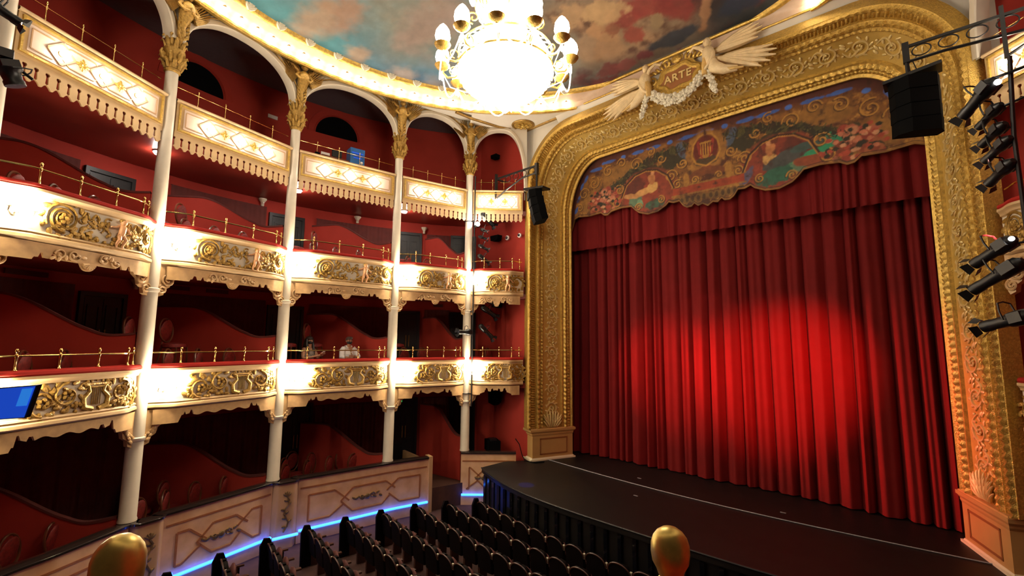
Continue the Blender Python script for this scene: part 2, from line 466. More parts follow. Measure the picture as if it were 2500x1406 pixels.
def blob(x, y, cx, cy, rx, ry, ang=0, wob=.35, seed=1, soft=.18):
    dx = x-cx; dy = y-cy; c, s_ = cos(ang), sin(ang); u = (dx*c+dy*s_)/rx; v = (-dx*s_+dy*c)/ry
    d = np.sqrt(u*u+v*v)+wob*(fbm(x, y, 1.6/max(rx, ry), seed)-.5)*2
    return np.clip((1-d)/soft+.5, 0, 1)
def set_col(o, C):
    me = o.data; at = me.color_attributes.new('Col', 'FLOAT_COLOR', 'POINT')
    at.data.foreach_set('color', np.c_[C, np.ones(len(C))].astype(np.float32).ravel())

# painted dome
rr = list(np.linspace(.02, 2.4, 10))+list(np.linspace(2.6, 7.10, 120)); NA = 620
mb = MB(); V = []
for r in rr:
    h = 8.2+1.1*(1-(r/7.1)**2)
    for k in range(NA):
        a = 2*pi*k/NA; V.append((HC[0]+r*cos(a), min(HC[1]+r*sin(a), 12.02), h))
Fc = []
for i in range(len(rr)-1):
    for k in range(NA):
        l = (k+1) % NA; Fc.append((i*NA+k, i*NA+l, (i+1)*NA+l, (i+1)*NA+k))
Fc.append(tuple(range(NA))[::-1])
mb.add(V, Fc)
dome = struct('ceiling', mb, 'fresco')
X = np.array(V)[:, 0]; Y = np.array(V)[:, 1]
n1 = fbm(X, Y, .55, 3); n2 = fbm(X, Y, .9, 11); n3 = fbm(X, Y, 2.2, 21)
C = np.tile(srgb((150, 146, 124)), (len(X), 1))
C = blend(C, (n1-.42)*4, (128, 150, 144)); C = blend(C, (n2-.55)*5, (176, 142, 112)); C = blend(C, (n3-.58)*5, (122, 128, 116))
D = np.hypot(X-HC[0], Y-HC[1]); AN = np.degrees(np.arctan2(Y-HC[1], X-HC[0])) % 360
rim = np.clip((D-5.7)/1.0, 0, 1)*np.clip((AN-128)/12, 0, 1)*np.clip((250-AN)/20, 0, 1)
C = blend(C, rim*(.55+1.2*(n2-.4)), (66, 134, 156)); C = blend(C, rim*np.clip((AN-170)/15, 0, 1)*(n1*1.2), (60, 158, 160))
C = blend(C, np.clip((D-6.45)/.5, 0, 1)*np.clip((AN-132)/10, 0, 1)*np.clip((172-AN)/14, 0, 1)*.8, (62, 112, 150))
for (cx, cy, rx, ry, an, c, sd) in [(-11.55, 4.5, .8, .42, .6, (206, 150, 96), 31), (-11.0, 5.1, .55, .35, .2, (190, 132, 88), 33), (-12.0, 5.9, .38, .24, .4, (210, 160, 110), 35),
        (-10.3, 3.6, 1.2, .5, .9, (176, 150, 108), 36), (-11.9, 7.3, .45, .25, 1, (188, 158, 134), 37), (-9.8, 7.0, 1.1, .5, .3, (178, 140, 118), 39), (-11.2, 8.8, .9, .4, 1.0, (168, 146, 128), 40), (-9.6, 9.3, .9, .5, .6, (170, 138, 112), 41)]:
    C = blend(C, blob(X, Y, cx, cy, rx, ry, an, 1.0, sd, .95)*.75, c)
warm = np.clip((X+8.3)/1.6+(n1-.5)*1.4, 0, 1)*np.clip((Y-7.5)/1.5, 0, 1)
C = blend(C, warm*.85, (164, 120, 72)); C = blend(C, warm*(n2-.45)*5, (196, 142, 86)); C = blend(C, warm*(n3-.55)*5, (104, 66, 40))
right = np.clip((X+5.0)/1.2+(n2-.5)*1.2, 0, 1)*np.clip((Y-8.0)/1.2, 0, 1)
C = blend(C, right*.9, (96, 36, 22)); C = blend(C, right*(n1-.45)*5, (58, 40, 36)); C = blend(C, right*(n3-.52)*6, (138, 50, 26))
edge = np.clip((D-6.15)/.8, 0, 1)*np.clip((X+9.0)/1.2, 0, 1)*np.clip((Y-9)/1, 0, 1)
C = blend(C, edge*.75, (72, 78, 76)); C = blend(C, edge*(n3-.5)*7, (112, 44, 38)); C = blend(C, edge*(n2-.52)*6, (40, 44, 44))
blobs = [(-5.35, 10.35, .95, .42, .35, (164, 46, 24)), (-4.5, 10.75, .62, .42, 1.0, (152, 40, 22)), (-5.75, 10.95, .30, .28, .4, (172, 60, 28)), (-5.1, 10.9, .16, .24, .2, (168, 132, 80)),
    (-4.1, 10.3, .14, .62, -.5, (196, 134, 74)), (-3.95, 11.25, .13, .48, .5, (190, 126, 66)), (-6.1, 9.9, .55, .36, .5, (218, 166, 96)), (-6.5, 10.4, .42, .24, 1.1, (206, 146, 82)),
    (-6.2, 10.5, .26, .18, .3, (170, 96, 50)), (-6.9, 9.4, .42, .32, 0, (202, 152, 92)), (-5.6, 9.3, .5, .22, 1.2, (190, 150, 96)), (-7.1, 10.6, .30, .5, .5, (188, 144, 96)),
    (-7.0, 11.6, .35, .2, 0, (132, 52, 44)), (-6.5, 11.75, .32, .2, 0, (150, 64, 52)), (-5.9, 11.7, .25, .15, 0, (126, 34, 40)), (-5.0, 11.6, .6, .2, 0, (44, 54, 66)), (-2.9, 10.8, .6, .3, .6, (148, 52, 24)), (-3.2, 11.4, .5, .3, 0, (40, 50, 70))]
for j, (cx, cy, rx, ry, an, c) in enumerate(blobs): C = blend(C, blob(X, Y, cx, cy, rx, ry, an, .75, 60+j, .30)*.9, c)
g_ = C.mean(1)[:, None]; C = (C*.82+g_*np.array([[.16, .18, .20]]))*(.50+.42*n3)[:, None]*np.array([[.94, 1.0, 1.06]])
set_col(dome, C)

# ================================================================== proscenium frame, stage, curtains
XI0, XI1, ZI = -9.97, -.03, 6.62
XO0, XO1, ZO = -10.66, .66, 7.40
def rr_path(x0, x1, zt, rx, rz, zb, nh=7):
    P = []; dz = .04
    zs = zt-rz
    nv = 150
    for k in range(nv): P.append((x0, zb+(zs-zb)*k/nv))
    for k in range(40):
        t = pi/2*k/40; P.append((x0+rx*(1-cos(t)), zs+rz*sin(t)))
    nh_ = 150
    for k in range(nh_+1):
        t = k/nh_; x = x0+rx+(x1-x0-2*rx)*t; P.append((x, zt+dz*sin(pi*t)))
    for k in range(1, 41):
        t = pi/2*(1-k/40); P.append((x1-rx*(1-cos(t)), zs+rz*sin(t)))
    for k in range(1, nv+1): P.append((x1, zs+(zb-zs)*k/nv))
    return P
IN = rr_path(XI0, XI1, ZI, 1.35, 2.1, -2.95); OUT = rr_path(XO0, XO1, ZO, 1.85, 2.0, -2.95)
NP = len(IN)
def resample(a, b, up):
    ra, rb = [], []
    for k in range(NP-1):
        for j in range(up):
            t = j/up; ra.append((a[k][0]+(a[k+1][0]-a[k][0])*t, a[k][1]+(a[k+1][1]-a[k][1])*t)); rb.append((b[k][0]+(b[k+1][0]-b[k][0])*t, b[k][1]+(b[k+1][1]-b[k][1])*t))
    ra.append(a[-1]); rb.append(b[-1]); return ra, rb
def FP(k, w, h, A_=None, B_=None):
    """point on the splayed frame: index along, w 0 inner..1 outer, h raised towards the hall opening"""
    A_ = A_ or IN; B_ = B_ or OUT
    i = A_[k]; o = B_[k]; k0 = max(0, k-1); k1 = min(len(A_)-1, k+1)
    tx = A_[k1][0]-A_[k0][0]; tz = A_[k1][1]-A_[k0][1]; l = hypot(tx, tz) or 1
    nx, nz = tz/l, -tx/l                       # points into the opening
    c = .86; yy = 13.6+(12.0-13.6)*w
    return (i[0]+(o[0]-i[0])*w+nx*h*c, yy-h*.5, i[1]+(o[1]-i[1])*w+nz*h*c)
IN3, OUT3 = resample(IN, OUT, 4)
arc = [0]
for k in range(1, len(IN3)): arc.append(arc[-1]+hypot((IN3[k][0]+OUT3[k][0]-IN3[k-1][0]-OUT3[k-1][0])/2, (IN3[k][1]+OUT3[k][1]-IN3[k-1][1]-OUT3[k-1][1])/2))
fr = thing('proscenium_frame', 'gilded splayed frame with mouldings around the stage opening', 'proscenium frame', (-5, 12.8, -2.95))
def mould(prof, name, m):
    """prof: (w, h, amp, period, phase)"""
    mb = MB()
    rows = []
    for (w_, h, amp, per, ph) in prof:
        rows.append([FP(k, w_, h+(amp*sin(2*pi*arc[k]/per+ph) if amp else 0), IN3, OUT3) for k in range(len(IN3))])
    mb.grid(rows); return part(name, mb, m, fr)
inner = [(-.02, -.12, 0, 1, 0), (-.02, .05, 0, 1, 0), (.01, .085, 0, 1, 0), (.035, .04, 0, 1, 0), (.045, .03, 0, 1, 0), (.055, .05, .012, .10, 0), (.085, .06, .014, .10, 0), (.10, .03, 0, 1, 0), (.115, .04, 0, 1, 0), (.13, .09, .016, .16, 1), (.16, .11, .018, .16, 1), (.185, .07, .01, .16, 1), (.20, .03, 0, 1, 0), (.215, .06, 0, 1, 0), (.235, .06, 0, 1, 0), (.25, .0, 0, 1, 0)]
mould(inner, 'inner_moulding', 'gold')
mould([(.25, 0, 0, 1, 0), (.45, -.015, 0, 1, 0), (.65, 0, 0, 1, 0)], 'frieze', 'gold_frieze')
outer = [(.65, 0, 0, 1, 0), (.66, .05, 0, 1, 0), (.68, .07, .014, .12, 0), (.70, .05, .01, .12, 0), (.715, .02, 0, 1, 0), (.73, .08, 0, 1, 0), (.755, .11, .02, .16, 0), (.78, .11, .02, .16, 0), (.80, .05, 0, 1, 0),
         (.815, .04, 0, 1, 0), (.83, .07, 0, 1, 0), (.84, .03, 0, 1, 0), (.85, .045, .022, .075, 0), (.885, .06, .024, .075, 0), (.92, .05, .022, .075, 0), (.93, .03, 0, 1, 0), (.94, .10, 0, 1, 0), (.955, .13, .016, .14, 0), (.985, .13, .016, .14, 0), (1.0, .06, 0, 1, 0), (1.01, .05, 0, 1, 0), (1.02, -.25, 0, 1, 0)]
mould(outer, 'outer_moulding', 'gold_leaf')
mb = WALLP
oc = [(x, z) for x, z in OUT if z > 5.2]; cx_ = -5.0
oc = [(x+(.05 if x < cx_ else -.05)*0, z-.03) for x, z in oc]
for yy_, fl in ((12.26, 0), (12.6, 1)):
    mb.grid([[(x, yy_, z) for x, z in oc], [(x, yy_, 8.3) for x, z in oc]])
for xa, xb in ((-11.5, XO0), (XO1, 1.5)):
    mb.box(((xa+xb)/2, 12.425, 6.75), (abs(xb-xa), .34, 3.1))
struct('wall_proscenium', mb, 'white_plaster', smooth=False)
# scrolling foliage on the frieze
tot = arc[-1]; per = .66; nsc = int(tot/per)
sc_mb = MB()
wmid = .45; wwid = 1.72            # metres across for w = 1
def frieze_map(s, y, h):
    # s along, h across (metres from the centre line), y raised
    s = max(0, min(tot-.001, s)); lo = int(np.searchsorted(arc, s))-1; lo = max(0, min(len(arc)-2, lo)); t = (s-arc[lo])/(arc[lo+1]-arc[lo]+1e-9)
    a = FP(lo, wmid+h/wwid, y, IN3, OUT3); b_ = FP(lo+1, wmid+h/wwid, y, IN3, OUT3)
    return tuple(a[i]+(b_[i]-a[i])*t for i in range(3))
for q in range(nsc):
    s0 = per*(q+.5)+(tot-nsc*per)/2; d = 1 if q % 2 else -1
    P = spiral(s0, 0, .20, 1.55, -pi/2*d-.4, d, 22); sc_mb.tube(P, taper(P, .036, .016), 5, flat=.8)
    Q = [(s0-per*.5+per*t*.5, 0, -d*(.16*sin(pi*t)+.04)) for t in np.linspace(0, 1, 7)]; sc_mb.tube(Q, taper(Q, .018, .034), 5)
    for k in range(5):
        a = -pi/2*d+k*.95; sc_mb.ell((s0+.055*cos(a), .02, .055*sin(a)), (.03, .022, .03), None, 5, 3)
    for k in range(9):
        a = k*.72; leaf(sc_mb, s0+.19*cos(a), .19*sin(a), a+.9*d, .12, .05, 0, .028, 5)
    leaf(sc_mb, s0-per*.42, d*.1, 2.4, .14, .06, 0, .025); leaf(sc_mb, s0+per*.42, -d*.12, -.6, .14, .06, 0, .025)
    sc_mb.ell((s0+per*.5, .01, d*.13), (.035, .022, .035), None, 5, 3)
sc_mb.map(frieze_map)
part('scroll_relief', sc_mb, 'scroll_gold', fr)
# acanthus clumps standing on the plinths
for s_base, dirn in ((.03, 1), (tot-.03, -1)):
    mb = MB()
    for row, (hh, ln) in enumerate(((0, .34), (.14, .42), (.30, .40))):
        for k in range(-3, 4):
            L_ = ln*(1-abs(k)*.13)
            P = [(hh*.6+L_*t, .03+.05*sin(t*2.4), k*.052*(1+t*1.2)) for t in (0, .3, .6, .85, 1)]
            mb.tube(P, [.03, .04, .036, .028, .012], 6, flat=.7)
    mb.map(lambda x, y, z: frieze_map(s_base+dirn*x, y, z)); part('acanthus_leaf', mb, 'scroll_gold', fr)

# plinths
for sgn in (1, -1):
    nm = 'left' if sgn > 0 else 'right'
    T = (lambda x, y: (x, y)) if sgn > 0 else (lambda x, y: (-10-x, y))
    # footprint corners in plan (outer front, corner, inner back, back)
    foot = [(-11.0, 12.32), (-10.50, 12.10), (-9.92, 13.58), (-10.6, 13.9), (-11.0, 13.2)]
    def ex(fp, d):
        cx = sum(p[0] for p in fp)/len(fp); cy = sum(p[1] for p in fp)/len(fp)
        return [(p[0]+(p[0]-cx)/hypot(p[0]-cx, p[1]-cy)*d, p[1]+(p[1]-cy)/hypot(p[0]-cx, p[1]-cy)*d) for p in fp]
    pl = thing('plinth', 'cream and gold panelled plinth under the %s foot of the gilded frame' % nm, 'plinth', (*T(-10.5, 12.9), -4), 0)
    def layer(mb, d0, z0, d1, z1):
        a = [(*T(*p), z0) for p in ex(foot, d0)]; b_ = [(*T(*p), z1) for p in ex(foot, d1)]; n = len(a)
        mb.add(a+b_, [(i, (i+1) % n, (i+1) % n+n, i+n) for i in range(n)]+[tuple(range(n))[::-1], tuple(range(n, 2*n))])
    mb = MB(); layer(mb, 0, -3.93, 0, -3.13); part('body', mb, 'plinth', pl, smooth=False)
    mb = MB()
    for d0, z0, d1, z1 in ((0, -3.2, .03, -3.15), (.03, -3.15, .03, -3.11), (.03, -3.11, .09, -3.05), (.11, -3.05, .11, -2.98), (.07, -2.98, .05, -2.95)): layer(mb, d0, z0, d1, z1)
    part('cap', mb, 'plinth', pl, smooth=False)
    mb = MB(); layer(mb, .10, -4.0, .10, -3.95); layer(mb, .04, -3.95, .02, -3.91); part('base', mb, 'stone_white', pl, smooth=False)
    # inlaid line panel on the splayed face
    mb = MB(); a = Vector(T(*foot[1])); b_ = Vector(T(*foot[2])); d = b_-a; Lx = d.length; d /= Lx; nn = Vector((d.y, -d.x))*(1 if sgn > 0 else -1)
    def bar(s0, s1, z0, z1):
        V = []
        for s in (s0, s1):
            for z in (z0, z1):
                for o in (-.01, .012): V.append((*(a+d*s+nn*o), z))
        mb.add(V, [(0, 1, 3, 2), (4, 6, 7, 5), (0, 4, 5, 1), (2, 3, 7, 6), (0, 2, 6, 4), (1, 5, 7, 3)])
    x0, x1, z0, z1, t_ = .28, Lx-.22, -3.82, -3.27, .045
    bar(x0, x1, z0, z0+t_); bar(x0, x1, z1-t_, z1); bar(x0, x0+t_, z0, z1); bar(x1-t_, x1, z0, z1)
    part('panel_line', mb, 'plinth_line', pl, smooth=False)

# stage with bowed apron
XS = np.linspace(-11.15, 1.15, 60)
def edge_y(x): t = abs(x+5)/5.7; return 9.30+.85*max(0, min(1.15, t))**3.2
mb = MB(); e = [(x, edge_y(x)) for x in XS]
mb.grid([[(x, y, -4.0) for x, y in e], [(x, min(12.06, 12.06-1.6*max(0, abs(x+5)-5.75)), -4.0) for x, y in e]]); mb.add([(-10.65, 12.06, -4), (.65, 12.06, -4), (.65, 15.0, -4), (-10.65, 15.0, -4)], [(0, 1, 2, 3)])
mb.grid([[(x, y, -4.14) for x, y in e], [(x, y, -4.0) for x, y in e]])
mb.grid([[(x, y+.12, -4.14) for x, y in e], [(x, y, -4.14) for x, y in e]])
mb.grid([[(x, y+.12, -5.4) for x, y in e], [(x, y+.12, -4.14) for x, y in e]])
stg = top('stage_platform', mb, 'stage_black', 'black stage floor with a bowed front edge before the red curtain', 'stage')
mb = MB(); P = [(x, edge_y(x)-.01, -4.01) for x in XS]; mb.tube(P, .022, 6); part('nosing', mb, 'black_metal', stg)
mb = MB()
for k in range(34):
    x = -11.0+k*.36; mb.box((x, edge_y(x)+.09, -4.66), (.09, .05, .92))
part('front_slat', mb, 'slat_gloss', stg)
# thin white line on the stage
mb = MB(); P = [(-10.25+10.6*t, 12.62-.42*sin(pi*t), -3.985) for t in np.linspace(0, 1, 40)]; mb.tube(P, .014, 5)
top('stage_cable', mb, 'cable', 'thin pale line running across the black stage floor', 'cable')
mb = MB(); mb.tube([(-11.2, 12.0, -3.35), (-11.0, 11.98, -3.5), (-10.8, 11.9, -3.8), (-10.62, 11.85, -3.96), (-10.3, 12.0, -3.985), (-10.15, 12.3, -3.985)], .016, 5)
top('cable', mb, 'black_matte', 'black cable trailing down beside the left plinth', 'cable')
for (x, y) in ((-7.0, 12.9), (-3.2, 12.8), (-6.3, 11.4)):
    mb = MB(); mb.box((x, y, -3.994), (.12, .04, .008)); top('floor_mark', mb, 'cable', 'small grey tape mark on the black stage %s' % ('left of centre near the curtain' if x == -7.0 else 'right of centre' if x == -3.2 else 'in front of the white line'), 'tape')
# curtains
def cloth(x0, x1, z0, z1, y0, seed, nf, amp, nx=900, hem=.0, dz=12):
    random.seed(seed); rows = []; xs = np.linspace(x0, x1, nx)
    ph = []; acc = 0
    widths = [random.uniform(.55, 1.5) for _ in range(nf)]; tw = sum(widths); edges = [x0]
    for w_ in widths: edges.append(edges[-1]+(x1-x0)*w_/tw)
    edges = np.array(edges); am = [random.uniform(.55, 1.25) for _ in range(nf+1)]
    yv = []; zv = []
    for x in xs:
        j = max(0, min(nf-1, int(np.searchsorted(edges, x)-1))); t = (x-edges[j])/(edges[j+1]-edges[j])
        a = am[j]*(1-t)+am[min(nf, j+1)]*t
        fold = (1-abs(2*t-1)**2.6)
        yv.append(-amp*a*fold-.022*sin(2*pi*t*2+j)); zv.append(hem*a*fold)
    for i in range(dz+1):
        f = i/dz; z = z0+(z1-z0)*f; g = .62+.5*(1-f)**1.3
        rows.append([(x+.03*(1-f)*sin(x*2.1+seed), y0+yy*g+.04*(1-f)*sin(x*1.3+2*f), z+(-zz_ if i == 0 else 0)) for x, yy, zz_ in zip(xs, yv, zv)])
    return MB().grid(rows)
top('stage_curtain', cloth(-10.5, .5, -3.97, 4.6, 14.45, 3, 27, .21), 'velvet_curtain', 'closed red velvet stage curtain hanging in long folds to the black stage', 'curtain')
top('curtain_valance', cloth(-10.4, .4, 3.42, 6.4, 14.05, 8, 20, .085, dz=5, hem=.03), 'velvet_curtain', 'short pleated red velvet valance across the top of the stage curtain', 'curtain')
mb = MB(); mb.box((-5, 15.1, 1.2), (12.5, .1, 10.6)); struct('wall_stage', mb, 'black_matte')

mb = MB(); mb.box((-5, 14.35, 6.50), (10.6, .8, .20)); mb.box((-5, 14.7, 6.5), (10.6, .8, .1)); struct('trim_7', mb, 'black_matte', smooth=False)
# painted pelmet
PB = [(-10.06, 4.1), (-10.02, 4.2), (-9.9, 4.55), (-9.73, 4.62), (-9.2, 4.56), (-8.75, 4.59), (-8.6, 4.47), (-8.45, 4.45), (-8.3, 4.55), (-7.9, 4.60), (-7.52, 4.57), (-7.38, 4.42), (-7.24, 4.30), (-6.93, 4.19), (-6.57, 4.22), (-6.30, 4.36), (-6.2, 4.46), (-6.05, 4.40), (-5.86, 4.42), (-5.75, 4.25), (-5.63, 4.17), (-5.48, 4.18), (-5.4, 4.26), (-5.29, 4.16), (-5.15, 4.20), (-5.0, 4.10)]
PB = PB+[(-10-x, z) for x, z in PB[-2::-1]]
px_ = np.array([p[0] for p in PB]); pz_ = np.array([p[1] for p in PB])
nx, nz = 560, 120; XX = np.linspace(-10.08, .08, nx)
BZ = np.interp(XX, px_, pz_); TZ = 6.9
V = []
for i in range(nz):
    f = i/(nz-1)
    for j, x in enumerate(XX): V.append((x, 13.74+.03*sin(x*1.1), BZ[j]+(TZ-BZ[j])*f))
mb = MB(); Fc = [(i*nx+k, i*nx+k+1, (i+1)*nx+k+1, (i+1)*nx+k) for i in range(nz-1) for k in range(nx-1)]
n0 = len(V); V += [(p[0], p[1]+.05, p[2]) for p in V[:nx]]
Fc += [(k+1, k, n0+k, n0+k+1) for k in range(nx-1)]
mb.add(V, Fc); pel = top('painted_pelmet', mb, 'pelmet_paint', 'painted pelmet with scalloped lower edge, figures, flowers and a lyre shield', 'pelmet')
A_ = np.array(V); X = A_[:, 0]; Y = A_[:, 2]; XM = -5-abs(X+5)    # mirrored coordinate
n1 = fbm(X, Y, 1.2, 101); n2 = fbm(X, Y, 2.6, 113); n3 = fbm(X, Y, 5.5, 127)
C = np.tile(srgb((132, 84, 34)), (len(X), 1))
C = blend(C, (n1-.45)*5, (150, 100, 38)); C = blend(C, (n2-.52)*7, (86, 42, 20)); C = blend(C, (n3-.56)*7, (176, 124, 52))
ridge = np.clip(1-abs(fbm(X, Y, 1.9, 140)-.5)*22, 0, 1); C = blend(C, ridge*.8, (74, 36, 18))
bl = np.interp(X, px_, pz_)
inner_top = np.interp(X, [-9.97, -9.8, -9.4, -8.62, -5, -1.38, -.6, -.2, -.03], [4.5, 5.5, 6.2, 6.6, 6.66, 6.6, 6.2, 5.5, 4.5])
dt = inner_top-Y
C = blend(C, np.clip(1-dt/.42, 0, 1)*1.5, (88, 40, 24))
for k in range(15):
    cx = -8.9+k*.56
    if k % 3 == 2: C = blend(C, blob(X, Y, cx, np.interp(cx, [-9.4, -8.62, -5, -1.38, -.6], [6.2, 6.6, 6.66, 6.6, 6.2])-.22, .09, .07, 0, .2, k, .3), (72, 110, 190))
    else: C = blend(C, blob(X, Y, cx, np.interp(cx, [-9.4, -8.62, -5, -1.38, -.6], [6.2, 6.6, 6.66, 6.6, 6.2])-.22, .27, .06, 0, .5, k, .3), (66, 100, 178))
for cx, cz in ((-9.7, 5.3), (-9.55, 5.75), (-9.35, 6.0), (-9.8, 4.9)): C = blend(C, blob(XM, Y, cx, cz, .06, .14, -.5, .3, 9, .3), (66, 96, 170))
def B(cx, cz, rx, rz, an, c, wob=.35, sd=1, soft=.22, mirror=True, s=1):
    global C
    C = blend(C, s*blob(XM if mirror else X, Y, cx, cz, rx, rz, an, wob, sd, soft), c)
B(-9.2, 5.1, .5, .32, .5, (150, 104, 44)); B(-8.0, 5.9, .7, .25, .2, (146, 100, 40)); B(-6.9, 6.1, .5, .2, 0, (140, 92, 38))
# garlands of dark leaves
for k in range(26):
    t = k/25; B(-8.6+3.1*t, 5.15+.95*sin(t*pi*.55), .17, .10, 1.2+t, (48, 40, 20) if k % 3 else (74, 66, 30), .9, 200+k)
B(-6.0, 5.75, .42, .22, .3, (52, 44, 22), .9, 31); B(-6.7, 5.62, .4, .16, .3, (58, 48, 22), .9, 32)
# flower bunches
random.seed(4)
for k in range(34):
    a = random.random()*6.28; r = random.random()**.6; cx = -8.55+.62*r*cos(a); cz = 5.0+.42*r*sin(a)
    B(cx, cz, .12, .10, 0, random.choice([(172, 92, 66), (196, 130, 92), (150, 58, 40), (182, 108, 60), (66, 56, 28)]), .4, 300+k, .3)
for k in range(14):
    cx = -9.2+.45*random.random()+.0; cz = 4.66+.3*random.random(); B(cx, cz, .10, .09, 0, random.choice([(160, 90, 52), (140, 62, 36), (60, 52, 24)]), .4, 340+k, .3)
# cartouches with reclining figures
B(-6.95, 4.95, .98, .74, 0, (134, 52, 30), .18, 41); B(-6.95, 4.72, .80, .48, 0, (146, 58, 34), .2, 42); B(-7.35, 5.2, .4, .3, .4, (96, 36, 22), .5, 43)
B(-7.35, 4.72, .26, .22, .2, (92, 120, 92), .8, 44); B(-6.75, 4.5, .34, .14, .1, (60, 92, 72), .8, 45); B(-7.2, 4.6, .1, .16, .3, (120, 160, 120), .8, 44)
B(-7.05, 4.98, .38, .12, .12, (204, 148, 84), .3, 46); B(-6.72, 5.08, .2, .16, .5, (214, 164, 92), .3, 47); B(-6.75, 5.36, .12, .20, .2, (190, 120, 70), .3, 48); B(-6.73, 5.58, .085, .11, 0, (206, 142, 92), .15, 49); B(-6.86, 5.62, .10, .14, .3, (110, 48, 24), .4, 50)
B(-7.5, 4.92, .3, .09, -.2, (196, 136, 78), .3, 51)
# teal only on the right-hand cartouche
B(-3.15, 4.62, .46, .24, .2, (44, 96, 74), .8, 52, .15, False); B(-2.2, 4.95, .75, .13, .15, (40, 140, 96), .5, 53, .15, False); B(-1.75, 5.15, .16, .26, .4, (36, 128, 92), .5, 54, .15, False)
B(-2.9, 5.0, .5, .18, .3, (70, 70, 68), .6, 55, .15, False); B(-2.3, 4.78, .42, .14, -.2, (140, 66, 34), .4, 56, .15, False); B(-3.9, 4.7, .3, .12, .9, (96, 84, 110), .6, 57, .15, False)
B(-2.35, 5.2, .5, .1, .1, (60, 80, 74), .7, 58, .15, False); B(-1.6, 4.9, .35, .2, .3, (126, 58, 32), .4, 59, .2, False)
# red band between cartouches, centre shield with lyre
inb = (abs(X+5) < 1.05) & (Y > 4.62) & (Y < 4.86); C = blend(C, inb*.95, (158, 60, 28))
inb = (abs(X+5) < 1.1) & ((abs(Y-4.60) < .025) | (abs(Y-4.88) < .025)); C = blend(C, inb*.9, (150, 104, 44))
B(-5, 5.86, .62, .66, 0, (158, 108, 46), .30, 71); B(-5, 5.88, .40, .44, 0, (104, 34, 22), .12, 72); B(-5.0, 5.5, .38, .12, 0, (80, 60, 34), .4, 73)
for cx in (-5.16,): B(cx, 5.92, .07, .28, .25, (150, 52, 34), .2, 74)
for k in range(5): B(-5.14+.07*k, 5.88, .018, .24, 0, (190, 140, 56), .02, 75, .3, False)
B(-5, 6.1, .2, .03, 0, (186, 134, 54), .05, 76); B(-5, 5.66, .2, .05, 0, (180, 126, 50), .1, 77)
B(-5.3, 5.15, .36, .14, .3, (120, 64, 30), .6, 78); B(-5.62, 5.05, .1, .22, 0, (166, 116, 48), .4, 79); B(-5.75, 6.1, .12, .3, .2, (82, 96, 120), .9, 80, .2, True, .7)
# scrollwork drawn in dark and gold strokes
def stroke(P, w_, c, s_=1, mirror=True):
    global C
    XX_ = XM if mirror else X; xs = [p[0] for p in P]; ys = [p[1] for p in P]
    m = (XX_ > min(xs)-.1) & (XX_ < max(xs)+.1) & (Y > min(ys)-.1) & (Y < max(ys)+.1); idx = np.where(m)[0]
    if not len(idx): return
    xa = XX_[idx]; ya = Y[idx]; d = np.full(len(idx), 9.)
    for (ax, ay), (bx_, by_) in zip(P[:-1], P[1:]):
        ex_, ey_ = bx_-ax, by_-ay; L2_ = ex_*ex_+ey_*ey_+1e-9; t = np.clip(((xa-ax)*ex_+(ya-ay)*ey_)/L2_, 0, 1)
        d = np.minimum(d, np.hypot(xa-ax-t*ex_, ya-ay-t*ey_))
    C[idx] = blend(C[idx], np.clip((w_-d)/(w_*.6)+.3, 0, 1)*s_, c)
def scroll(cx, cz, r, turns, a0, d, w_=.022, c=(188, 134, 54)):
    P = [(p[0], p[2]) for p in spiral(cx, cz, r, turns, a0, d, 22)]
    stroke([(a+.02, b-.02) for a, b in P], w_*1.2, (52, 24, 12), .85); stroke(P, w_, c, .9)
for cx, cz, r, tn_, a0, d in ((-9.45, 5.45, .22, 1.4, 0, 1), (-9.0, 5.75, .24, 1.5, 2, -1), (-8.4, 6.05, .20, 1.4, 1, 1), (-7.85, 6.2, .17, 1.4, 3, -1), (-7.3, 6.0, .22, 1.5, 0, 1), (-6.75, 6.28, .15, 1.3, 2, -1),
        (-6.1, 5.3, .20, 1.6, 0, 1), (-7.95, 5.25, .2, 1.5, 3, -1), (-5.9, 4.98, .14, 1.4, 1, 1), (-8.05, 4.82, .17, 1.5, 2, 1), (-9.65, 4.95, .13, 1.3, 2, -1), (-5.72, 5.62, .16, 1.4, 3, 1), (-7.25, 4.5, .13, 1.6, 0, 1), (-6.45, 4.6, .12, 1.5, 2, -1), (-5.35, 5.0, .10, 1.3, 0, 1), (-6.4, 5.95, .14, 1.3, 0, -1)):
    scroll(cx, cz, r, tn_, a0, d)
stroke([(-7.9, 4.9), (-7.7, 5.35), (-7.35, 5.62), (-6.95, 5.70), (-6.55, 5.62), (-6.2, 5.35), (-6.02, 4.9)], .035, (58, 26, 14)); stroke([(-7.86, 4.9), (-7.66, 5.33), (-7.33, 5.58), (-6.95, 5.66), (-6.57, 5.58), (-6.24, 5.32), (-6.06, 4.9)], .018, (180, 124, 50))
stroke([(-5.42, 5.75), (-5.36, 6.1), (-5.2, 6.32), (-5.0, 6.38), (-4.8, 6.32)], .03, (184, 130, 52)); stroke([(-5.42, 5.75), (-5.3, 5.5), (-5.0, 5.36)], .03, (184, 130, 52))
for sx in (-1, 1): stroke([(-5+sx*.10, 5.62), (-5+sx*.20, 5.80), (-5+sx*.16, 6.0), (-5+sx*.22, 6.14)], .022, (150, 48, 34), 1, False)
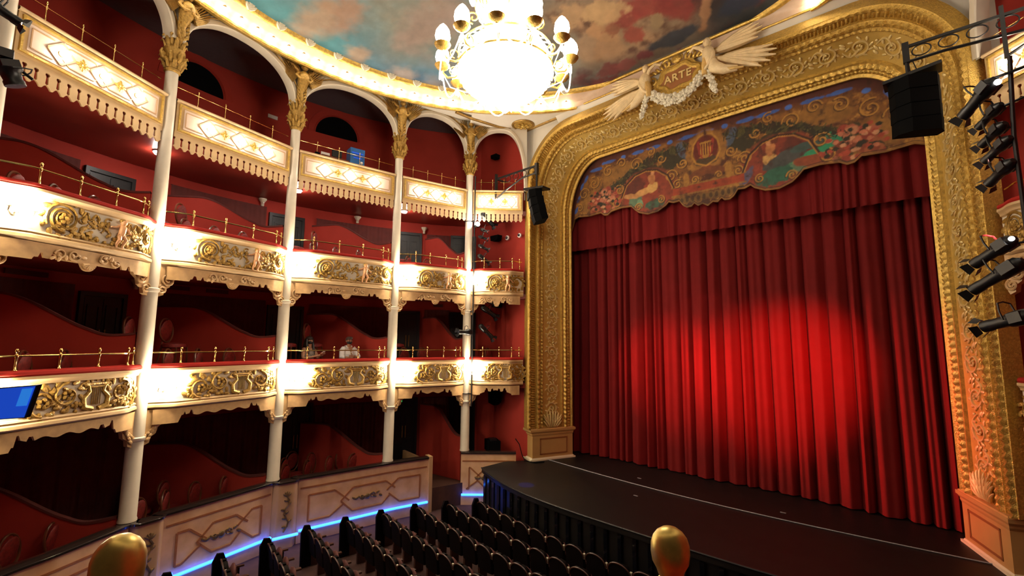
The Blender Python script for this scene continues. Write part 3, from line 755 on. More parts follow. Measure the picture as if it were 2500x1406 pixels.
# leaf blades along the garland and small blossoms
random.seed(12)
for k in range(90):
    t = k/90; cx = -8.6+3.1*t; cz = 5.15+.95*sin(t*pi*.55)+random.uniform(-.12, .12); a = random.uniform(-.6, 2.2)
    stroke([(cx, cz), (cx+.11*cos(a), cz+.11*sin(a))], .016, random.choice([(34, 30, 16), (50, 46, 22), (86, 78, 36), (24, 22, 14)]))
for k in range(60):
    a = random.random()*6.28; r = random.random()**.6; cx = -8.6+.70*r*cos(a); cz = 5.02+.46*r*sin(a)
    B(cx, cz, .065, .055, 0, random.choice([(196, 116, 84), (210, 150, 110), (168, 66, 44), (44, 36, 20)]), .5, 500+k, .4)
# shell border under the centre
for k in range(7):
    cx = -5.95+k*.17; B(cx, 4.42, .10, .13, 0, (118, 84, 36), .2, 90+k); B(cx, 4.42, .05, .08, 0, (76, 50, 22), .2, 90+k)
C = blend(C, np.clip(1-(Y-bl)/.07, 0, 1)*1.4, (142, 96, 38)); C = blend(C, ((Y-bl) > .06)*((Y-bl) < .085)*.8, (56, 26, 14))
n4 = fbm(X, Y, 11, 157); n5 = fbm(X, Y, 4, 171)
C = C*(.45+.32*n3+.32*n4)[:, None]; C = blend(C, (n5-.64)*5, (58, 28, 16))
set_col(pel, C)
# ================================================================== columns
def circ_ptz(z): return z
def column(ci, tiers=True, mirror=False):
    c = CP[ci]; c = MIR(c) if mirror else c
    nm = ['at the left edge of the picture', 'fourth from the stage', 'third from the stage', 'second from the stage', 'nearest to the stage'][ci] if not mirror else 'right of the stage'
    b0 = BAYS[ci] if not mirror else RBAY; bL = BAYS[ci-1] if (ci > 0 and not mirror) else None
    t = thing('column', 'slender white cast-iron column with gilded capital, %s' % nm, 'column', (c[0], c[1], -3.69), 0)
    mb = MB(); mb.lathe([(.165, -3.69), (.165, -3.66), (.152, -3.63), (.150, -1.7), (.142, 1.4), (.128, 4.5), (.124, 6.02)], (c[0], c[1], 0), 20); part('shaft', mb, 'cream_paint', t)
    # collars under each tier
    for z in (-1.62, 1.48):
        mb = MB(); mb.lathe([(.15, z-.50), (.175, z-.47), (.175, z-.42), (.15, z-.40)], (c[0], c[1], 0), 16); part('collar', mb, 'cream_paint', t)
    # capital: bell, abacus, two rows of curled leaves, figure heads
    mb = MB()
    mb.lathe([(.135, 5.98), (.16, 6.0), (.16, 6.05), (.13, 6.08), (.14, 6.2), (.17, 6.36), (.22, 6.46), (.22, 6.52), (.16, 6.55), (.13, 6.62), (.11, 6.8)], (c[0], c[1], 0), 12)
    for row, (z0, r0, n_, l) in enumerate(((6.07, .14, 8, .17), (6.2, .16, 8, .19), (6.5, .14, 7, .24), (6.62, .12, 6, .22))):
        for k in range(n_):
            a = 2*pi*(k+.5*row)/n_
            P = [(c[0]+cos(a)*(r0+o), c[1]+sin(a)*(r0+o), z0+h*l/.17) for o, h in ((0, 0), (.02, .07), (.05, .14), (.10, .17), (.12, .13))]
            mb.tube(P, [.035, .045, .04, .03, .015], 5, flat=.6)
    for k in range(4):
        a = 2*pi*k/4+.4; mb.ell((c[0]+cos(a)*.23, c[1]+sin(a)*.23, 6.33), (.055, .055, .075), None, 7, 5)
        mb.tube([(c[0]+cos(a)*.17, c[1]+sin(a)*.17, 6.25), (c[0]+cos(a)*.22, c[1]+sin(a)*.22, 6.26), (c[0]+cos(a)*.27, c[1]+sin(a)*.27, 6.36), (c[0]+cos(a)*.25, c[1]+sin(a)*.25, 6.45)], [.05, .05, .035, .02], 6)
    part('capital', mb, 'relief_gold', t)
    # scroll brackets left and right under tiers 1 and 2
    for tz, kind in ((1.62, 'volute'), (-1.50, 'leaf')):
        for b, sgn in ((b0, 1), (bL, -1)):
            if b is None: continue
            mb = MB()
            out = [(.10, 0), (.62, 0), (.60, -.10), (.50, -.16), (.46, -.30), (.36, -.38), (.33, -.50), (.24, -.56), (.22, -.68), (.13, -.72), (.10, -.66)]
            f = (lambda p: b.P(p.x, p.y, tz+p.z)) if sgn > 0 else (lambda p: b.P(b.L-p.x, p.y, tz+p.z))
            mb.prism(out, -.02, .07, f)
            m2 = MB()
            if kind == 'volute':
                for (x, z, r) in ((.44, -.14, .13), (.29, -.36, .12), (.18, -.56, .085)):
                    m2.tube([(p[0], .085, p[2]) for p in spiral(x, z, r, 1.6, pi*.6, 1, 20)], .022, 5)
            else:
                for k in range(9):
                    tt = k/8; x = .50-.36*tt; z = -.08-.56*tt**.9
                    leaf(m2, x, z, 2.4-.2*k, .13, .06, .085, .03); leaf(m2, x-.04, z+.06, -.9+.25*k, .10, .05, .085, .025)
            m2.map(lambda x, y, z: f(Vector((x, y, z))))
            mb.add(m2.v, m2.f)
            part('bracket', mb, 'tan_bracket', t)
    return t
mat('tan_bracket', (.62, .38, .17), .42, noise_amt=.22, noise_scale=8)
for i in range(5): column(i)
column(4, mirror=True)

# ================================================================== arches and angels
for i, b in enumerate(BAYS+[RBAY]):
    C = arch_curve(b, min(i, 4), 36)
    if i == 5: C = [(b.L-s, z) for s, z in C[::-1]]
    o = thing('arch', 'white round arch over the %s of the gallery' % BAYN[i], 'arch', b.P(b.L/2, 0, 6.7), 0)
    mb = MB(); n = len(C); rows = []
    N_ = []
    for k in range(n):
        a = C[max(0, k-1)]; e = C[min(n-1, k+1)]; d = Vector((e[0]-a[0], e[1]-a[1])); d.normalize(); N_.append((-d.y, d.x))
    pr = [(-.16, .0), (.10, .0), (.12, .02), (.12, .10), (.10, .13), (.06, .13)]
    for off, h in pr: rows.append([b.P(C[k][0]+N_[k][0]*h, off, C[k][1]+N_[k][1]*h) for k in range(n)])
    mb.grid(rows); part('archivolt', mb, 'cream_paint', o)
    if i < 4:
        mb = MB(); P = [b.P(C[k][0]+N_[k][0]*.16, .10, min(7.97, C[k][1]+N_[k][1]*.16)) for k in range(n)]; mb.tube(P, .022, 5); part('gilt_edge', mb, 'old_gold', o)
def angel(ci, mirror=False):
    c = CP[ci]; c = MIR(c) if mirror else c
    cen = Vector((HC[0]-c[0], HC[1]-c[1])).normalized()
    if mirror: cen = Vector((-.75, -.66)).normalized()
    t_ = Vector((-cen.y, cen.x)) * (1 if not mirror else 1)
    nm = ['left edge', 'fourth column from the stage', 'third column from the stage', 'second column from the stage', 'column nearest to the stage'][ci] if not mirror else 'column right of the stage'
    o = thing('winged_figure', 'gilded winged angel between the arches above the %s' % nm, 'statue', (c[0]+cen.x*.16, c[1]+cen.y*.16, 6.75), 0)
    def T(x, y, z): return (c[0]+t_.x*x+cen.x*(.14+y), c[1]+t_.y*x+cen.y*(.14+y), 6.75+z)
    mb = MB()
    mb.tube([(0, .0, 0), (.02, .04, .15), (-.02, .06, .3), (0, .08, .45), (0, .12, .60), (0, .15, .75), (0, .16, .86), (0, .16, .93)], [.05, .08, .07, .10, .15, .17, .13, .05], 10)
    mb.ell((0, .20, 1.03), (.075, .085, .10), None, 10, 7); mb.ell((0, .265, 1.02), (.018, .03, .02), None, 5, 4)
    for sx in (-1, 1):
        mb.tube([(.15*sx, .16, .84), (.22*sx, .20, .72), (.14*sx, .27, .62), (.03*sx, .28, .66)], [.05, .045, .035, .03], 7)
        for k in range(6):
            zz = .05+.1*k; P = [(.03*sx, .05, zz), (.10*sx, .10, zz+.05), (.13*sx, .10, zz+.13)]; mb.tube(P, [.03, .035, .012], 5)
    mb.map(T); part('body', mb, 'relief_gold', o)
    mb = MB(); mb.ell((0, .17, 1.08), (.09, .09, .085), None, 10, 6)
    for k in range(7): a = k*.9; mb.ell((.075*cos(a), .16+.06*sin(a), 1.05+.03*sin(a*2)), (.035, .035, .045), None, 5, 4)
    mb.map(T); part('hair', mb, 'relief_gold', o)
    for sx in (-1, 1):
        mb = MB()
        for k in range(12):
            t = k/11; a = radians(78-62*t); l = .34+.36*sin(pi*(.25+.75*t))*.95
            bx, bz = .10+.16*t, .80-.26*t
            P = [(sx*(bx+l*q*cos(a)), .10-.06*q+.03*(1-t), bz+l*q*sin(a)*.9+.22*t*q) for q in (0, .35, .7, 1)]
            mb.tube(P, [.035, .05, .045, .02], 5, flat=.45)
        mb.tube([(sx*.08, .10, .72), (sx*.16, .12, .92), (sx*.30, .10, 1.04), (sx*.52, .06, 1.10)], [.05, .055, .045, .02], 6)
        mb.map(T); part('wing', mb, 'old_gold', o)
    return o
for i in range(5): angel(i)
angel(4, True)

# ================================================================== ring bulbs and leaf ornaments
mb = MB(); mb.ell((0, 0, 0), (.072, .072, .078), None, 10, 7); mb2 = MB(); mb2.lathe([(.045, .0), (.045, .03), (.032, .05), (.032, .07)], (0, 0, .045), 8)
def new_bulb(name, label, gm, sock):
    r = thing(name, label, 'light bulb'); part('glass', gm, 'bulb', r, False); part('socket', sock, 'gold', r, False); return r
rb = Proto(new_bulb('light_bulb', 'bare round bulb glowing on the cornice ring around the painted ceiling', mb, mb2))
om = MB()
for k in range(5):
    a = pi/2+(k-2)*.5; om.tube([(0, 0, 0), (cos(a)*.10, .04, sin(a)*.11), (cos(a)*.16, .07, sin(a)*.19)], [.055, .055, .018], 6)
om.ell((0, .03, .03), (.045, .03, .04), None, 6, 4)
orn = bpy.data.objects.new('cornice_leaf', _mesh('cornice_leaf', om, 'plaster_flower')); link(orn)
orn['label'] = 'small plaster leaf palmette on the upper edge of the round cornice'; orn['category'] = 'ornament'; orn['group'] = 'palmettes around the cornice ring'
ornp = Proto(orn)
def nth(n): return '%d%s' % (n, 'th' if 10 <= n % 100 <= 20 else {1: 'st', 2: 'nd', 3: 'rd'}.get(n % 10, 'th'))
def from_shield(a, n):
    d = (a-pi/2) % (2*pi); left = d < pi; d = d if left else 2*pi-d
    return nth(int(d/(2*pi)*n)-int(.065*n)+1)+(' to the left' if left else ' to the right')
NB = 110
for k in range(NB):
    a = 2*pi*(k+.3)/NB; x, y = HC[0]+7.44*cos(a), HC[1]+7.44*sin(a)
    if y > 11.9: continue
    rb.put((x, y, 7.885), (0, 0, a), 'bare round cornice bulb, '+from_shield(a, NB)+' of the ARTE shield', 'bulbs around the cornice ring')
    if k % 2 == 0:
        ornp.put((HC[0]+7.16*cos(a), HC[1]+7.16*sin(a), 8.12), (radians(-15), 0, a+pi/2), 'plaster leaf palmette on the cornice ring, '+from_shield(a, NB/2)+' of the ARTE shield', group='palmettes around the cornice ring')
# corner medallion
for sgn in (1, -1):
    x, y = (-10.66, 11.70) if sgn > 0 else MIR((-10.66, 11.70))
    o = thing('medallion', 'round gilded ceiling medallion in the %s corner beside the proscenium' % ('left' if sgn > 0 else 'right'), 'medallion', (x, y, 7.72))
    mb = MB(); mb.lathe([(.41, .07), (.42, .045), (.38, .02), (.35, .035), (.34, .06)], (x, y, 7.735), 32); part('rim', mb, 'old_gold', o)
    mb = MB(); mb.lathe([(.02, .0), (.10, -.005), (.33, .02), (.34, .04)], (x, y, 7.76), 24)
    for k in range(7):
        a = k*.9; mb.ell((x+.16*cos(a), y+.16*sin(a), 7.73), (.07, .05, .035), Matrix.Rotation(a, 3, 'Z'), 6, 4)
    mb.ell((x, y, 7.73), (.09, .09, .05), None, 8, 4); part('relief', mb, 'gold', o)

# ================================================================== ARTE cartouche with figures
o = thing('cartouche', 'gilded shield reading ARTE crowning the proscenium frame', 'cartouche', (-4.93, 11.8, 6.9))
KS = 1.24
def CT(x, y, z): return (-4.93+x*KS, 11.80-y, 7.30+z*KS)
mb = MB(); P = []
for k in range(48):
    a = 2*pi*k/48; r = 1+.10*sin(a*6+.5); P.append((.44*r*cos(a), .04, .27*r*sin(a)))
mb.tube(P, .06, 7, closed=True); mb.map(CT); part('frame', mb, 'gold', o)
mb = MB(); P2 = [(.55*(1+.08*sin(6*2*pi*k/40+1))*cos(2*pi*k/40), .0, .37*(1+.08*sin(6*2*pi*k/40+1))*sin(2*pi*k/40)) for k in range(40)]
mb.prism([(p[0], p[2]) for p in P2], -.12, .03); mb.map(CT); part('backing', mb, 'gold_leaf', o)
mb = MB(); mb.prism([(.41*(1+.1*sin(6*2*pi*k/40+.5))*cos(2*pi*k/40), .25*(1+.1*sin(6*2*pi*k/40+.5))*sin(2*pi*k/40)) for k in range(40)], .0, .05); mb.map(CT); part('plate', mb, 'plinth_line', o)
cu = bpy.data.curves.new('lettering', 'FONT'); cu.body = 'ARTE'; cu.size = .30; cu.extrude = .012; cu.align_x = 'CENTER'; cu.align_y = 'CENTER'; cu.space_character = 1.12; cu.offset = .006; cu.materials.append(MATS['scroll_gold'])
lt = bpy.data.objects.new('lettering', cu); link(lt); lt.parent = o; lt.location = Vector(CT(0, .07, 0))-Vector((-4.93, 11.8, 6.9)); lt.rotation_euler = (pi/2, 0, 0)
mb = MB()
for sx in (-1, 1):
    mb.tube(spiral(sx*.26, .43, .13, 1.4, -pi/2, sx, 18), .03, 6); mb.tube(spiral(sx*.42, -.33, .13, 1.3, pi/2, sx, 18), .032, 6); mb.tube(spiral(sx*.62, .12, .11, 1.2, pi, sx, 16), .03, 6)
    for k in range(6): leaf(mb, sx*(.1+.08*k), .38-.02*k, pi/2+sx*.2*k*-1, .14, .06, .05, .03)
    for k in range(5): mb.ell((sx*.66, .06, .30-.14*k), (.05, .05, .06), None, 6, 4)
mb.ell((0, .08, .42), (.12, .06, .10), None, 8, 5); mb.ell((0, .08, -.36), (.16, .06, .09), None, 8, 5)
mb.map(CT); part('scrollwork', mb, 'gold', o)
o = thing('flower_garland', 'white plaster flower garland swagged beneath the ARTE shield', 'garland', (-4.93, 11.6, 6.6))
mb = MB(); random.seed(11)
def clump(x, z, r, n):
    for _ in range(n):
        a = random.random()*6.28; q = r*sqrt(random.random()); s = random.uniform(.028, .05); mb.ell((x+q*cos(a), .16+random.random()*.09, z+q*sin(a)), (s, s, s), None, 5, 4)
for k in range(26):
    t = k/25*2-1; clump(.60*t, -.56+.34*t*t, .11-.02*abs(t), 12)
for sx in (-1, 1):
    for k in range(8): clump(sx*(.68+.02*k), -.18-.07*k, .085-.006*k, 7)
mb.map(CT); part('flowers', mb, 'plaster_flower', o)
KS = 1.0
for sx, nm in ((-1, 'left'), (1, 'right')):
    o = thing('winged_figure', 'cream plaster winged figure reclining on the %s side of the ARTE shield' % nm, 'statue', (-4.93+sx*.95, 11.7, 6.9))
    mb = MB()
    # torso leaning on the shield, arm raised to the frame, legs swept outwards
    mb.tube([(sx*1.55, .10, -.42), (sx*1.25, .16, -.36), (sx*1.02, .2, -.22), (sx*.92, .2, 0), (sx*.90, .22, .18), (sx*.88, .22, .32), (sx*.87, .22, .40)], [.07, .12, .16, .14, .17, .13, .05], 12)
    mb.ell((sx*.86, .24, .51), (.085, .09, .11), None, 12, 8); mb.ell((sx*.84, .33, .50), (.02, .03, .025), None, 5, 4)
    mb.tube([(sx*.80, .24, .30), (sx*.70, .3, .40), (sx*.55, .28, .50), (sx*.42, .2, .46)], [.06, .05, .04, .035], 8)
    mb.tube([(sx*.98, .24, .28), (sx*1.02, .30, .05), (sx*.90, .32, -.18), (sx*.74, .26, -.28)], [.06, .055, .045, .03], 8)
    mb.map(CT); part('body', mb, 'plaster_figure', o)
    mb = MB(); mb.ell((sx*.87, .21, .56), (.10, .09, .09), None, 10, 6); mb.ell((sx*.90, .16, .50), (.07, .06, .08), None, 8, 5); mb.map(CT); part('hair', mb, 'plaster_figure', o)
    mb = MB()
    for k in range(11):
        t = k/10; P = [(sx*(.95+.1*t), .12, -.10-.2*t), (sx*(1.2+.22*t), .18, -.30-.12*t), (sx*(1.55+.15*t), .14, -.42-.05*t)]; mb.tube(P, [.05, .07, .03], 6, flat=.6)
    mb.tube([(sx*.85, .2, .2), (sx*.8, .2, -.1), (sx*.78, .2, -.35)], [.13, .15, .12], 8, flat=.6)
    mb.map(CT); part('drapery', mb, 'gold_drape', o)
    for up in (0, 1):
        mb = MB()
        for k in range(15):
            t = k/14; ang = radians((-2 if up else -36)+(34 if up else 34)*t); l = (1.2 if up else 1.55)*(.66+.34*sin(pi*(.25+.6*t)))*(1-.12*(k % 3))
            P = [(sx*(1.0+.05*t+l*q*cos(ang)*.95), .08-.05*q, (.26 if up else .1)-.10*t*(0 if up else 1)+l*q*sin(ang)*.8) for q in (0, .3, .65, 1)]
            mb.tube(P, [.07, .13, .11, .02], 6, flat=.65)
        mb.map(CT); part('wing', mb, 'plaster_figure', o)

# ================================================================== box fronts
def sweep(b, prof, z0, m=44, s0=.10, s1=None, bowed=True):
    s1 = b.L-.10 if s1 is None else s1
    rows = []
    for (po, pz) in prof:
        rows.append([b.P(s0+(s1-s0)*k/m, (bow(b, s0+(s1-s0)*k/m) if bowed else .05)+po, z0+pz) for k in range(m+1)])
    return MB().grid(rows)
def cherub(b, s, zb, h, bowed=True):
    """relief putto, h tall, feet at zb"""
    mb = MB(); k = h
    mb.tube([(0, .05, .44*k), (0, .075, .56*k), (0, .08, .70*k), (0, .06, .80*k), (0, .06, .84*k)], [.095*k, .10*k, .115*k, .08*k, .035*k], 10)
    mb.ell((.01*k, .085, .90*k), (.105*k, .10*k, .115*k), None, 10, 7); mb.ell((.03*k, .07+.07*k, .895*k), (.014*k, .02*k, .016*k), None, 5, 3)
    mb.tube([(-.09*k, .06, .77*k), (-.22*k, .07, .70*k), (-.36*k, .06, .68*k)], [.042*k, .036*k, .025*k], 7)
    mb.tube([(.09*k, .06, .77*k), (.20*k, .08, .66*k), (.31*k, .06, .55*k)], [.042*k, .036*k, .025*k], 7)
    mb.tube([(-.05*k, .06, .46*k), (-.10*k, .10, .28*k), (-.13*k, .05, .12*k), (-.12*k, .06, .02*k)], [.07*k, .06*k, .042*k, .03*k], 8)
    mb.tube([(.05*k, .06, .46*k), (.12*k, .10, .30*k), (.08*k, .06, .13*k), (.06*k, .08, .02*k)], [.07*k, .06*k, .042*k, .03*k], 8)
    for sx in (-1, 1): mb.ell((sx*.36*k if sx < 0 else .31*k, .07, .68*k if sx < 0 else .55*k), (.025*k, .02, .025*k), None, 6, 4)
    hr = MB(); hr.ell((-.01*k, .075, .945*k), (.112*k, .10*k, .085*k), None, 8, 5)
    f = lambda x, y, z: b.P(s+x, bow(b, s+x)+y+.0, zb+z)
    mb.map(f); hr.map(f); return mb, hr
def relief_tier2(b, s0, s1, zc, h):
    """acanthus scrolls, ribbons and garlands in panel coordinates x 0..W, z -h/2..h/2"""
    W = s1-s0; mb = MB(); random.seed(17)
    def R(P, r): mb.tube(P, r, 5, flat=.75)
    for (cx, d, a0) in ((.30, 1, -2.6), (W-.20, -1, -.6)):
        r0 = .30 if d > 0 else .24
        for kk in range(3):
            P = spiral(cx, .03, r0*(1-.22*kk), 1.25, a0+kk*1.1, -d, 20); R(P, taper(P, .042, .02))
        for k in range(13):
            a = k*.483; leaf(mb, cx+r0*.95*cos(a), .03+r0*.95*sin(a), a+1.0*d, .15, .075, .0, .035, 5)
        for k in range(6):
            a = k*1.05; mb.ell((cx+.065*cos(a), .03, .03+.065*sin(a)), (.045, .035, .045), None, 5, 4)
        mb.ell((cx, .05, .03), (.045, .04, .045), None, 5, 4)
    # bottom garland
    n = int(W/.075)
    for k in range(n):
        x = .15+(W-.3)*k/n; z = -h*.36+.10*sin(x*4.2+.5)*(.5+.5*cos(x*1.3)); 
        leaf(mb, x, z, random.uniform(-.6, .9)+(pi if k % 2 else 0), .13, .07, .0, .03, 5)
        if k % 2: mb.ell((x, .02, z+random.uniform(-.04, .04)), (.036, .034, .036), None, 5, 4)
    # upper ribbons
    for (x0, x1, up) in ((.58, W*.5-.02, 1), (W*.66, W-.35, 1)):
        m = 22; P = []
        for k in range(m+1):
            t = k/m; P.append((x0+(x1-x0)*t, 0, h*.22+.075*sin(t*15)+.06*sin(t*5)))
        R(P, [.018+.016*abs(sin(k*.9)) for k in range(m+1)])
        for k in range(8):
            x = x0+(x1-x0)*k/7; mb.tube(spiral(x, h*.14+.09*sin(k*2.1), .065, 1.0, k, 1 if k % 2 else -1, 9), .018, 5)
            leaf(mb, x, h*.10+.08*sin(k*2.4), k*1.7, .10, .05, 0, .025, 5)
    # garland held by the putto
    xm = W*.60
    for (xa, za, xb, zb) in ((xm-.30, .10, .45, -.20), (xm+.26, .02, W-.3, -.22), (xm-.3, .1, xm+.05, -.16), (xm+.28, 0, xm-.02, -.18)):
        for k in range(9):
            t = k/8; x = xa+(xb-xa)*t; z = za+(zb-za)*t-.07*sin(pi*t); leaf(mb, x, z, k*1.3, .11, .06, .01, .03, 5)
    f = lambda x, y, z: b.P(s0+x, bow(b, s0+x)+.012+y, zc+z)
    return mb.map(f)
def relief_tier1(b, s0, s1, zc, h):
    W = s1-s0; mb = MB(); random.seed(23); c = W*.55
    # lyre, with crown above
    for sx in (-1, 1):
        P = [(c+sx*.05, 0, -h*.38), (c+sx*.20, 0, -h*.30), (c+sx*.22, 0, -h*.05), (c+sx*.12, 0, h*.12), (c+sx*.15, 0, h*.28), (c+sx*.24, 0, h*.34)]
        mb.tube(P, [.05, .055, .045, .035, .035, .02], 6)
        mb.tube(spiral(c+sx*.22, h*.30, .07, 1.2, 0, sx, 12), .022, 5)
    for k in range(5): mb.tube([(c-.07+.035*k, .01, -h*.26), (c-.07+.035*k, .01, h*.22)], .010, 4)
    mb.tube([(c-.17, 0, h*.24), (c+.17, 0, h*.24)], .025, 6)
    for k in range(7): a = pi*k/6; mb.ell((c+.2*cos(a), 0, h*.34+.08*sin(a)), (.035, .03, .05), None, 5, 4)
    mb.tube([(c-.22, 0, h*.33), (c+.22, 0, h*.33)], .028, 5)
    # dense foliage masses either side
    for sx, ext in ((-1, c-.05), (1, W-c-.05)):
        nsp = max(2, int(ext/.42))
        for k in range(nsp):
            cx = c+sx*(.38+(ext-.38)*(k+.3)/nsp); d = 1 if k % 2 else -1; cz = -h*.08*d
            P = spiral(cx, cz, .21, 1.4, -pi/2*d, d*sx, 18); mb.tube(P, taper(P, .045, .022), 5, flat=.8)
            for q in range(10): a = q*.63; leaf(mb, cx+.19*cos(a), cz+.19*sin(a), a+.9*d, .15, .07, 0, .035, 5)
            for q in range(5): a = q*1.25; mb.ell((cx+.06*cos(a), .02, cz+.06*sin(a)), (.04, .035, .04), None, 5, 4)
        for k in range(int(ext/.06)):
            x = c+sx*(.25+(ext-.25)*random.random()); z = random.choice([-1, 1])*h*random.uniform(.12, .44)
            leaf(mb, x, z, random.random()*6.28, .14, .07, 0, .03, 5)
        for k in range(int(ext/.12)):
            x = c+sx*(.25+(ext-.25)*random.random()); mb.ell((x, .01, h*random.uniform(-.4, .4)), (.035, .035, .035), None, 5, 4)
    f = lambda x, y, z: b.P(s0+x, bow(b, s0+x)+.012+y, zc+z)
    return mb.map(f)
def valance_board(b, zt, deep, kind, mirror=False):
    """sawn board under the box front: notches by the brackets, a fan pendant in the middle"""
    mb = MB(); s0, s1 = .22, b.L-.22; n = 90; top_ = []; bot = []
    for k in range(n+1):
        s = s0+(s1-s0)*k/n; d = min(s, b.L-s); x = s-b.L/2; z = -deep
        if kind == 2:
            if abs(x) < .13: z -= .13*sqrt(max(0, 1-(x/.13)**2))
            if d < .62: z -= .05
        else:
            if abs(x) < b.L*.26: z += .07+.025*cos(x*17)
            if d < .66: z -= .07
        for q in (.74, .92):
            if abs(d-q) < .035: z += .08
        top_.append((s, zt)); bot.append((s, zt+z))
    for off in (.10, .06):
        mb.grid([[b.P(s, off+bow(b, s)*.6, z) for s, z in top_], [b.P(s, off+bow(b, s)*.6, z) for s, z in bot]])
    mb.grid([[b.P(s, .10+bow(b, s)*.6, z) for s, z in bot], [b.P(s, .06+bow(b, s)*.6, z) for s, z in bot]])
    m2 = MB()
    if kind == 2:
        for k in range(7):
            a = pi*(k+.5)/7+pi; m2.tube([(b.L/2, 0, 0), (b.L/2+.11*cos(a), 0, .10*sin(a))], [.02, .03], 5)
        for sx in (-1, 1):
            m2.tube(spiral(b.L/2+sx*.26, .12, .10, 1.3, 0, sx, 14), .018, 5); m2.tube(spiral(b.L/2+sx*.48, .10, .08, 1.2, pi, sx, 12), .016, 5)
            for q in range(6): leaf(m2, b.L/2+sx*(.15+.08*q), .10+.05*sin(q), sx*.5*q, .10, .05, 0, .02, 5)
        m2.map(lambda x, y, z: b.P(x, .12+bow(b, x)*.6+y, zt-deep+z)); mb.add(m2.v, m2.f)
    return mb
def bracket_lamp(b, s, z, where):
    """three bare round bulbs on a pale bracket just in front of the box front by the column"""
    q = b.P(s, bow(b, s)+.02, z)
    o = thing('wall_lamp', 'pale bracket lamp with three round bulbs %s' % where, 'wall lamp', q)
    mb = MB()
    base = lambda x, y, zz: b.P(s+x, bow(b, s)+.02+y, z+zz)
    mb.prism([(.06*cos(2*pi*k/12), .09*sin(2*pi*k/12)) for k in range(12)], 0, .03); mb.map(base); part('backplate', mb, 'stone_white', o)  # backplate and arms coloured pale so they blow out with the bulbs
    for dx, dz in ((-.17, .0), (0, .10), (.17, .0)):
        mb = MB(); mb.tube([(0, .03, -.02), (dx*.5, .10, -.09+dz*.3), (dx, .17, -.06+dz), (dx, .19, dz)], .012, 6); mb.lathe([(.035, 0), (.04, .02), (.03, .035)], (dx, .19, dz), 8); mb.map(base)
        ar = part('arm', mb, 'stone_white', o)
        mb = MB(); mb.ell((dx, .19, dz+.09), (.070, .070, .074), None, 12, 8); mb.map(base); part('bulb', mb, 'column_bulb', ar)
    return o
def railing(b, z, tier, where, s_list, hgt, m='brass', bowed=True, off=-.06):
    o = thing('railing', 'brass handrail with ball-topped posts %s' % where, 'railing', b.P(b.L/2, .1, z))
    f = (lambda s: bow(b, s)+off) if bowed else (lambda s: .02+off)
    S = np.linspace(.16, b.L-.16, 40)
    mb = MB(); mb.tube([b.P(s, f(s), z+hgt) for s in S], .017 if tier < 3 else .010, 7); part('handrail', mb, m, o)
    r = 1 if tier < 3 else .6
    for s in s_list:
        mb = MB(); c = b.P(s, f(s), z)
        mb.lathe([(.038*r, 0), (.038*r, .012), (.020*r, .03), (.016*r, .10), (.014*r, hgt-.05), (.022*r, hgt-.03), (.030*r, hgt), (.022*r, hgt+.03), (.012*r, hgt+.04), (.026*r, hgt+.06), (.030*r, hgt+.085), (.020*r, hgt+.11), (.004, hgt+.12)], c, 9)
        part('post', mb, m, o)
    return o
